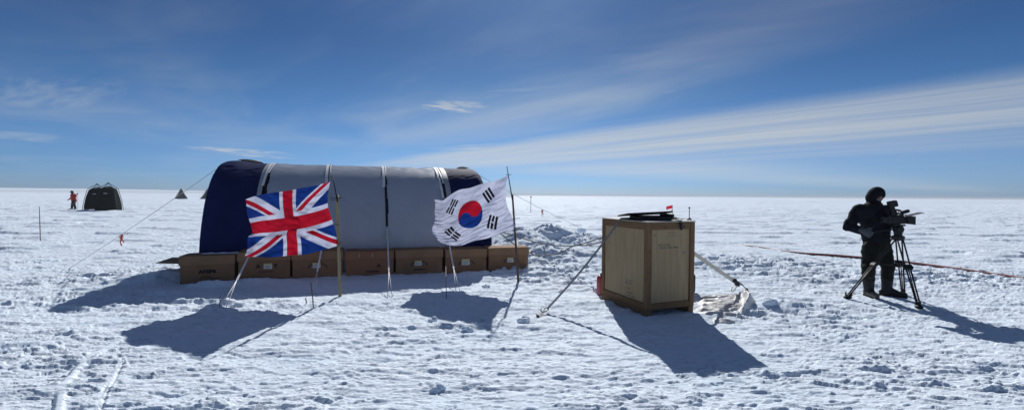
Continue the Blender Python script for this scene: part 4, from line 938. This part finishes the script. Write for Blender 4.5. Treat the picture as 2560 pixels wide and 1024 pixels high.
def cameraman():
    D0 = 7.66
    W = lambda x, y, d=0.0: P(x, y, D0 + d)
    foot = W(2190, 742); root = thing('person', 'person in black hooded parka and dark trousers standing behind the video camera', 'person', (foot.x, foot.y, 0))
    I = -Vector((foot.x, foot.y, 0)); V = lambda x, y, d=0.0: W(x, y, d) + I
    view = Vector((foot.x, foot.y, 0)).normalized()
    fdir = Vector((.34, -.78, -.40)).normalized()
    hd = V(2189, 489, .0); side = fdir.cross(Vector((0, 0, 1))).normalized(); upv = side.cross(fdir).normalized()
    hip = V(2191, 616); nk = V(2186, 512, .0); ch = V(2184, 548, .0)
    rh, rk, ra = V(2177, 627, -.05), V(2171, 668, -.10), V(2172, 722, -.02); lh, lk, la = V(2207, 627, .06), V(2219, 668, .04), V(2217, 723, .02)
    rs_, re, rw = V(2146, 526, -.12), V(2121, 566, -.10), V(2160, 578, -.27); ls, le, lw = V(2221, 526, .10), V(2236, 560, -.04), V(2232, 548, -.22)
    # body: one continuous figure
    bm = bmesh.new()
    ellipsoid(bm, hd, (.082, .082, .112), Matrix.Identity(3)); 
    Rf = Matrix((fdir, side, upv)).transposed()
    ellipsoid(bm, hd + fdir * .012 - upv * .03, (.085, .066, .085), Rf)                    # jaw and face
    ellipsoid(bm, hd + fdir * .098 - upv * .022, (.022, .014, .024), Rf); ellipsoid(bm, hd + fdir * .085 + upv * .012, (.018, .05, .012), Rf)     # nose, brow
    ellipsoid(bm, hd + fdir * .083 - upv * .068, (.014, .026, .010), Rf); ellipsoid(bm, hd + fdir * .072 - upv * .098, (.022, .026, .018), Rf)    # lips, chin
    for s in (-1, 1): ellipsoid(bm, hd + side * .082 * s - upv * .01, (.022, .012, .03), Rf)
    capsule2(bm, hd - Vector((0, 0, .06)), .055, nk - Vector((0, 0, .05)), .065)
    capsule2(bm, nk - Vector((0, 0, .10)), .12, hip, .14, 16); capsule2(bm, rs_, .07, ls, .07)
    for a, b, c, r in ((rs_, re, rw, (.062, .048, .032)), (ls, le, lw, (.062, .048, .032)), (rh, rk, ra, (.095, .062, .042)), (lh, lk, la, (.095, .062, .042))): capsule2(bm, a, r[0], b, r[1]); capsule2(bm, b, r[1], c, r[2])
    for a, t in ((ra, V(2180, 743, -.12)), (la, V(2240, 745, -.06))): capsule2(bm, a - Vector((0, 0, .03)), .042, t + Vector((0, 0, .05)), .032)
    remesh('body', bm, .011, M_SKIN, root, 3)
    for s in (-1, 1): bm = bmesh.new(); ellipsoid(bm, hd + fdir * .082 + side * .032 * s - upv * .004, (.010, .013, .008), Rf, 2); obj('eye', bm, M_BLACK, root, True)
    # parka
    bm = bmesh.new(); hem = V(2189, 602)
    ellipsoid(bm, ch + Vector((0, 0, .02)), (.205, .155, .25), Matrix.Rotation(R(-35), 3, 'Z')); ellipsoid(bm, V(2188, 575), (.215, .165, .2), Matrix.Rotation(R(-35), 3, 'Z'))
    capsule2(bm, ch, .17, hem + Vector((0, 0, .06)), .195, 18); capsule2(bm, rs_ + Vector((.03, 0, -.01)), .115, ls - Vector((.03, 0, .01)), .105)
    capsule2(bm, nk - Vector((0, 0, .10)), .13, nk + Vector((0, 0, .01)), .10)
    for a, b, c in ((rs_, re, rw), (ls, le, lw)):
        capsule2(bm, a, .10, b, .082, 14); capsule2(bm, b, .082, b.lerp(c, .9), .058, 14)
    # flatten the hem
    jk = remesh('parka', bm, .012, M_PARKA, root, 3, .024, 9.0)
    zh = hem.z
    for v in jk.data.vertices:
        if v.co.z < zh: v.co.z = zh + (v.co.z - zh) * .08 + .012 * noise.noise(v.co * 9)
    bm = bmesh.new()
    for k in range(40):                                                                    # drawn hem cord
        pass
    bm.free()
    # hood with an opening for the face
    bm = bmesh.new(); hc = hd + fdir * .006 + Vector((0, 0, .014)); ellipsoid(bm, hc, (.128, .116, .146), Rf); ellipsoid(bm, hc - fdir * .03 - Vector((0, 0, .06)), (.12, .125, .12)); ellipsoid(bm, nk + Vector((0, 0, -.02)), (.16, .145, .085), Matrix.Rotation(R(-35), 3, 'Z'))
    ho = remesh('hood', bm, .011, M_PARKA, root, 5, .004, 11.0)
    b2 = bmesh.new(); b2.from_mesh(ho.data); od = (fdir * .95 - upv * .28).normalized(); oc = hd
    kill = [f for f in b2.faces if (f.calc_center_median() - oc).normalized().dot(od) > .70 and (f.calc_center_median() - oc).dot(fdir) > 0]
    bmesh.ops.delete(b2, geom=kill, context='FACES'); b2.to_mesh(ho.data); b2.free()
    so = ho.modifiers.new('s', 'SOLIDIFY'); so.thickness = .014; so.offset = -1
    # trousers
    bm = bmesh.new(); capsule2(bm, V(2190, 600), .18, hip, .17, 18)
    for a, b, c in ((rh, rk, ra), (lh, lk, la)):
        capsule2(bm, a + Vector((0, 0, .05)), .13, b, .098, 14); capsule2(bm, b, .098, b.lerp(c, .5), .09, 14); ellipsoid(bm, b - view * .03, (.10, .10, .10))
    remesh('trousers', bm, .012, M_TROU, root, 3, .022, 8.0)
    # boots: tall shafts and feet
    for nm, a, b, t, ml in (('r', rk, ra, V(2184, 745, -.17), M_BOOTL), ('l', lk, la, V(2250, 746, -.09), M_BOOT)):
        bm = bmesh.new(); gz = .0; top = a.lerp(b, .18)
        capsule2(bm, top, .092, a.lerp(b, .6), .085, 14); capsule2(bm, a.lerp(b, .6), .085, Vector((b.x, b.y, .09)), .070, 14)
        tip = Vector((t.x, t.y, .05)); heel = Vector((b.x, b.y, .06)) - (tip - Vector((b.x, b.y, .05))).normalized() * .05; tip = heel + (tip - heel).normalized() * .27
        capsule2(bm, heel, .058, tip, .048, 14); capsule2(bm, Vector((b.x, b.y, .10)), .066, heel.lerp(tip, .6) + Vector((0, 0, .02)), .05, 14)
        o = remesh('boot', bm, .010, M_BOOT, root, 4, .006, 12.0)
        for v in o.data.vertices: v.co.z = max(v.co.z, .0)
        bm = bmesh.new(); capsule2(bm, heel - Vector((0, 0, .045)), .062, tip - Vector((0, 0, .036)), .052, 14)
        for v in bm.verts: v.co.z = min(max(v.co.z, -.01), .024)
        obj('sole', bm, M_BLACK, o, True)
        if nm == 'r':
            bm = bmesh.new(); capsule2(bm, heel + Vector((0, 0, .006)), .061, tip + Vector((0, 0, .002)), .051, 14); obj('toe_guard', bm, M_BOOTL, o, True)
    # gloves, five fingers each
    bm = bmesh.new(); f1 = (V(2184, 590, -.24) - rw).normalized(); capsule2(bm, rw - f1 * .05, .045, rw + f1 * .02, .043, 12); hand(bm, rw, f1, Vector((.2, -.3, .9)), 1.22, .35, Vector((.6, .8, -.1))); remesh('glove', bm, .006, M_GLOVE, root, 2)
    bm = bmesh.new(); f2 = Vector((.8, -.5, -.1)); capsule2(bm, lw - f2 * .05, .045, lw + f2 * .02, .043, 12); hand(bm, lw, f2, Vector((0, 0, 1)), 1.15, .8, Vector((0, -1, 0))); remesh('glove', bm, .006, M_GLOVE, root, 2)
    return root
cameraman()

def far_person():
    D = 42.0; f = G(184, 523); c = P(184, 523, D); root = thing('person', 'distant person in a red jacket and black trousers left of the green tents', 'person', (c.x, c.y, hs(c.x, c.y) - .02), math.atan2(c.x, -c.y) * 0 + R(38))
    M_RED = mat('red_jacket', (.45, .03, .02), rough=.65, var=.2, scale=6, bump=.2); M_DK = mat('black_trousers', (.014, .016, .02), rough=.7, var=.2)
    # faces -x, slightly stooped
    hd = Vector((-.12, 0, 1.60)); bm = bmesh.new()
    ellipsoid(bm, hd, (.09, .08, .115)); ellipsoid(bm, hd + Vector((-.09, 0, -.02)), (.022, .015, .025)); capsule2(bm, hd - Vector((0, 0, .06)), .055, (-.05, 0, 1.42), .065)
    capsule2(bm, (-.04, 0, 1.34), .12, (.02, 0, .95), .13); capsule2(bm, (-.03, -.18, 1.40), .06, (-.03, .18, 1.40), .06)
    for s in (-1, 1):
        capsule2(bm, (-.03, .19 * s, 1.38), .055, (-.10, .24 * s, 1.10), .045); capsule2(bm, (-.10, .24 * s, 1.10), .045, (-.27, .18 * s, .95), .033)
        capsule2(bm, (.02, .10 * s, .92), .085, (-.02 + .05 * s, .13 * s, .50), .06); capsule2(bm, (-.02 + .05 * s, .13 * s, .50), .06, (.0 + .10 * s, .15 * s, .08), .045); capsule2(bm, (.0 + .10 * s, .15 * s, .06), .045, (-.17 + .10 * s, .16 * s, .05), .04)
        hand(bm, Vector((-.27, .18 * s, .95)), Vector((-.8, 0, -.5)), Vector((0, -s, .6)), 1.0, .5, Vector((0, -s, 0)))
    remesh('body', bm, .014, M_SKIN, root, 2)
    bm = bmesh.new(); capsule2(bm, (-.03, 0, 1.30), .19, (.03, 0, .82), .20, 16); capsule2(bm, (-.02, -.18, 1.39), .09, (-.02, .18, 1.39), .09)
    for s in (-1, 1): capsule2(bm, (-.03, .2 * s, 1.38), .085, (-.10, .25 * s, 1.10), .075); capsule2(bm, (-.10, .25 * s, 1.10), .075, (-.25, .18 * s, .97), .055)
    ellipsoid(bm, (.15, 0, 1.30), (.10, .17, .14))
    remesh('jacket', bm, .016, M_RED, root, 3, .015, 7)
    bm = bmesh.new(); ellipsoid(bm, hd + Vector((.03, 0, .02)), (.115, .115, .135)); ellipsoid(bm, (-.02, 0, 1.46), (.13, .13, .07)); remesh('hood', bm, .014, M_DK, root, 3)
    bm = bmesh.new(); capsule2(bm, (.03, 0, .92), .17, (.02, 0, .84), .17, 14)
    for s in (-1, 1): capsule2(bm, (.02, .10 * s, .84), .125, (-.02 + .05 * s, .13 * s, .50), .10); capsule2(bm, (-.02 + .05 * s, .13 * s, .50), .10, (.0 + .10 * s, .15 * s, .14), .085)
    remesh('trousers', bm, .016, M_DK, root, 3, .012, 7)
    for s in (-1, 1):
        bm = bmesh.new(); capsule2(bm, (.0 + .10 * s, .15 * s, .2), .085, (.0 + .10 * s, .15 * s, .06), .07); capsule2(bm, (.02 + .10 * s, .15 * s, .05), .062, (-.19 + .10 * s, .16 * s, .045), .055); remesh('boot', bm, .013, M_BOOT, root, 3)
far_person()

# ------------------------------------------------------------------ tripod and video camera
M_REDTUBE = mat('dark_red_tube', (.10, .025, .03), rough=.4, var=.2)
ap = P(2245, 593, 7.35); TZ = ap.z
tri = thing('tripod', 'black camera tripod with three legs and spreader set in the snow beside the person', 'tripod', (ap.x, ap.y, 0)); I = -Vector((ap.x, ap.y, 0))
feet = [G(2258, 738), G(2297, 771), G(2119, 748)]
hubc = Vector((0, 0, TZ * .56))
for k, g in enumerate(feet):
    g = g + I; g.z = hs(g.x - I.x, g.y - I.y) + .02; h = Vector((g.x, g.y, 0)).normalized(); sd = Vector((-h.y, h.x, 0)); top = Vector((h.x * .055, h.y * .055, TZ - .015)); mid = top.lerp(g, .43)
    bm = bmesh.new()
    for s in (-1, 1): tube(bm, [top + sd * .038 * s, mid + sd * .036 * s], .011, 8)
    lg = obj('leg', bm, M_STEEL, tri, True)
    bm = bmesh.new()
    for s in (-1, 1): tube(bm, [mid + sd * .030 * s, g + sd * .020 * s + Vector((0, 0, .03))], .011, 8)
    obj('lower_leg', bm, M_STEEL, lg, True)
    bm = bmesh.new(); tube(bm, [mid.lerp(g, .02), mid.lerp(g, .93)], .008, 8); obj('inner_tube', bm, M_REDTUBE, lg, True)
    bm = bmesh.new(); rot = (g - top).normalized().to_track_quat('Z', 'X').to_matrix(); rot = Matrix((sd, ((g - top).normalized()).cross(sd), (g - top).normalized())).transposed()
    box(bm, mid, (.115, .05, .085), rot, bev=.01); box(bm, mid + sd * .06 + Vector((0, 0, .0)), (.03, .03, .03), rot, bev=.006); obj('clamp', bm, M_CASE, lg)
    bm = bmesh.new(); box(bm, g.lerp(top, .045), (.065, .045, .07), rot, bev=.01); ellipsoid(bm, g + Vector((0, 0, .012)), (.065, .05, .03), Matrix.Rotation(math.atan2(h.y, h.x), 3, 'Z'), 2); box(bm, g + h * .03 + Vector((0, 0, .05)), (.02, .02, .10), bev=.004); obj('foot', bm, M_CASE, lg)
    bm = bmesh.new(); tube(bm, [hubc, mid - Vector((0, 0, .0))], .011, 8); obj('spreader_arm', bm, M_CASE, tri, True)
bm = bmesh.new(); tube(bm, [hubc + Vector((0, 0, -.03)), hubc + Vector((0, 0, .03))], .04, 12); obj('spreader_hub', bm, M_CASE, tri)
bm = bmesh.new(); tube(bm, [(0, 0, TZ - .05), (0, 0, TZ - .02), (0, 0, TZ + .015), (0, 0, TZ + .03)], [.05, .085, .09, .07], 16); obj('bowl', bm, M_CASE, tri)
bm = bmesh.new(); tube(bm, [(0, 0, TZ + .03), (0, 0, TZ + .08)], .055, 16); box(bm, (0, 0, TZ + .13), (.12, .10, .11), Matrix.Rotation(R(-18), 3, 'Z'), bev=.02, seg=2); tube(bm, [Vector((-.03, -.09, TZ + .135)), Vector((.03, .09, TZ + .135))], .045, 14); box(bm, (0, 0, TZ + .195), (.17, .07, .025), Matrix.Rotation(R(-18), 3, 'Z'), bev=.005); obj('fluid_head', bm, M_CASE, tri)
bm = bmesh.new(); tube(bm, [(-.05, .03, TZ + .12), (-.16, .11, TZ + .10), (-.25, .17, TZ + .07)], [.010, .010, .016], 8); obj('pan_handle', bm, M_CASE, tri, True)
vc = thing('video_camera', 'black video camera with matte box and raised viewfinder mounted on the tripod', 'camera', (ap.x, ap.y, TZ + .208), R(-18))
bm = bmesh.new(); box(bm, (-.05, 0, .075), (.22, .12, .13), bev=.015, seg=2); box(bm, (-.19, 0, .07), (.08, .10, .10), bev=.01); box(bm, (-.04, -.062, .07), (.14, .012, .07), bev=.004); obj('camera_body', bm, M_CASE, vc)
bm = bmesh.new(); tube(bm, [(.05, 0, .075), (.10, 0, .075)], .046, 18); tube(bm, [(.065, 0, .075), (.085, 0, .075)], .052, 18); obj('lens', bm, M_CASE, vc, True)
bm = bmesh.new(); mb = [(.098, .055), (.185, .085)]
v0 = [bm.verts.new((mb[0][0], a * mb[0][1] * 1.15, .07 + b * mb[0][1])) for a, b in ((-1, -1), (1, -1), (1, 1), (-1, 1))]; v1 = [bm.verts.new((mb[1][0], a * mb[1][1] * 1.15, .07 + b * .066)) for a, b in ((-1, -1), (1, -1), (1, 1), (-1, 1))]
for k in range(4): bm.faces.new((v0[k], v0[(k + 1) % 4], v1[(k + 1) % 4], v1[k]))
bm.faces.new(v0[::-1]); mbx = obj('matte_box', bm, M_CASE, vc); md = mbx.modifiers.new('s', 'SOLIDIFY'); md.thickness = .005
bm = bmesh.new(); box(bm, Vector((.195, 0, .165)), (.21, .20, .004), Matrix.Rotation(R(-17), 3, 'Y')); obj('top_flag', bm, M_CASE, vc)
bm = bmesh.new(); box(bm, (-.08, 0, .20), (.05, .04, .13), bev=.008); box(bm, (-.02, 0, .175), (.16, .03, .03), bev=.006); tube(bm, spline([(-.10, 0, .19), (-.06, 0, .23), (.02, 0, .22), (.06, 0, .15)], 5), .014, 8); obj('top_handle', bm, M_CASE, vc)
bm = bmesh.new(); box(bm, Vector((-.09, -.01, .325)), (.115, .11, .10), Matrix.Rotation(R(-14), 3, 'Y'), bev=.012); box(bm, Vector((-.10, 0, .265)), (.04, .04, .07), bev=.006); obj('viewfinder', bm, M_CASE, vc)
bm = bmesh.new(); capsule2(bm, (.05, -.02, .195), .026, (.11, -.02, .215), .028, 12); tube(bm, spline([(-.02, -.02, .20), (.01, -.02, .215), (.05, -.02, .195)], 5), .008, 6); obj('microphone', bm, M_CASE, vc, True)
bm = bmesh.new(); tube(bm, spline([(.02, -.03, .13), (.06, -.05, .16), (.09, -.03, .15), (.10, -.02, .11)], 6), .005, 6); obj('cable', bm, M_CASE, vc, True)

# ------------------------------------------------------------------ the air: fine blown snow over the ice
HAZE = HAZE_DENSITY
if HAZE > 0:
    bm = bmesh.new(); box(bm, (0, 0, 1.0), (16000, 16000, 6.0))
    hm = bpy.data.materials.new('haze_air'); hm.use_nodes = True; hn = NT(hm.node_tree); hn.n.clear()
    vol = hn.new('ShaderNodeVolumePrincipled'); vol.inputs['Color'].default_value = (.86, .92, 1, 1); vol.inputs['Density'].default_value = HAZE; vol.inputs['Anisotropy'].default_value = .1
    ho_ = hn.new('ShaderNodeOutputMaterial'); hn.l.new(vol.outputs[0], ho_.inputs['Volume'])
    tag(obj('haze', bm, hm), kind='stuff')
print('script done')
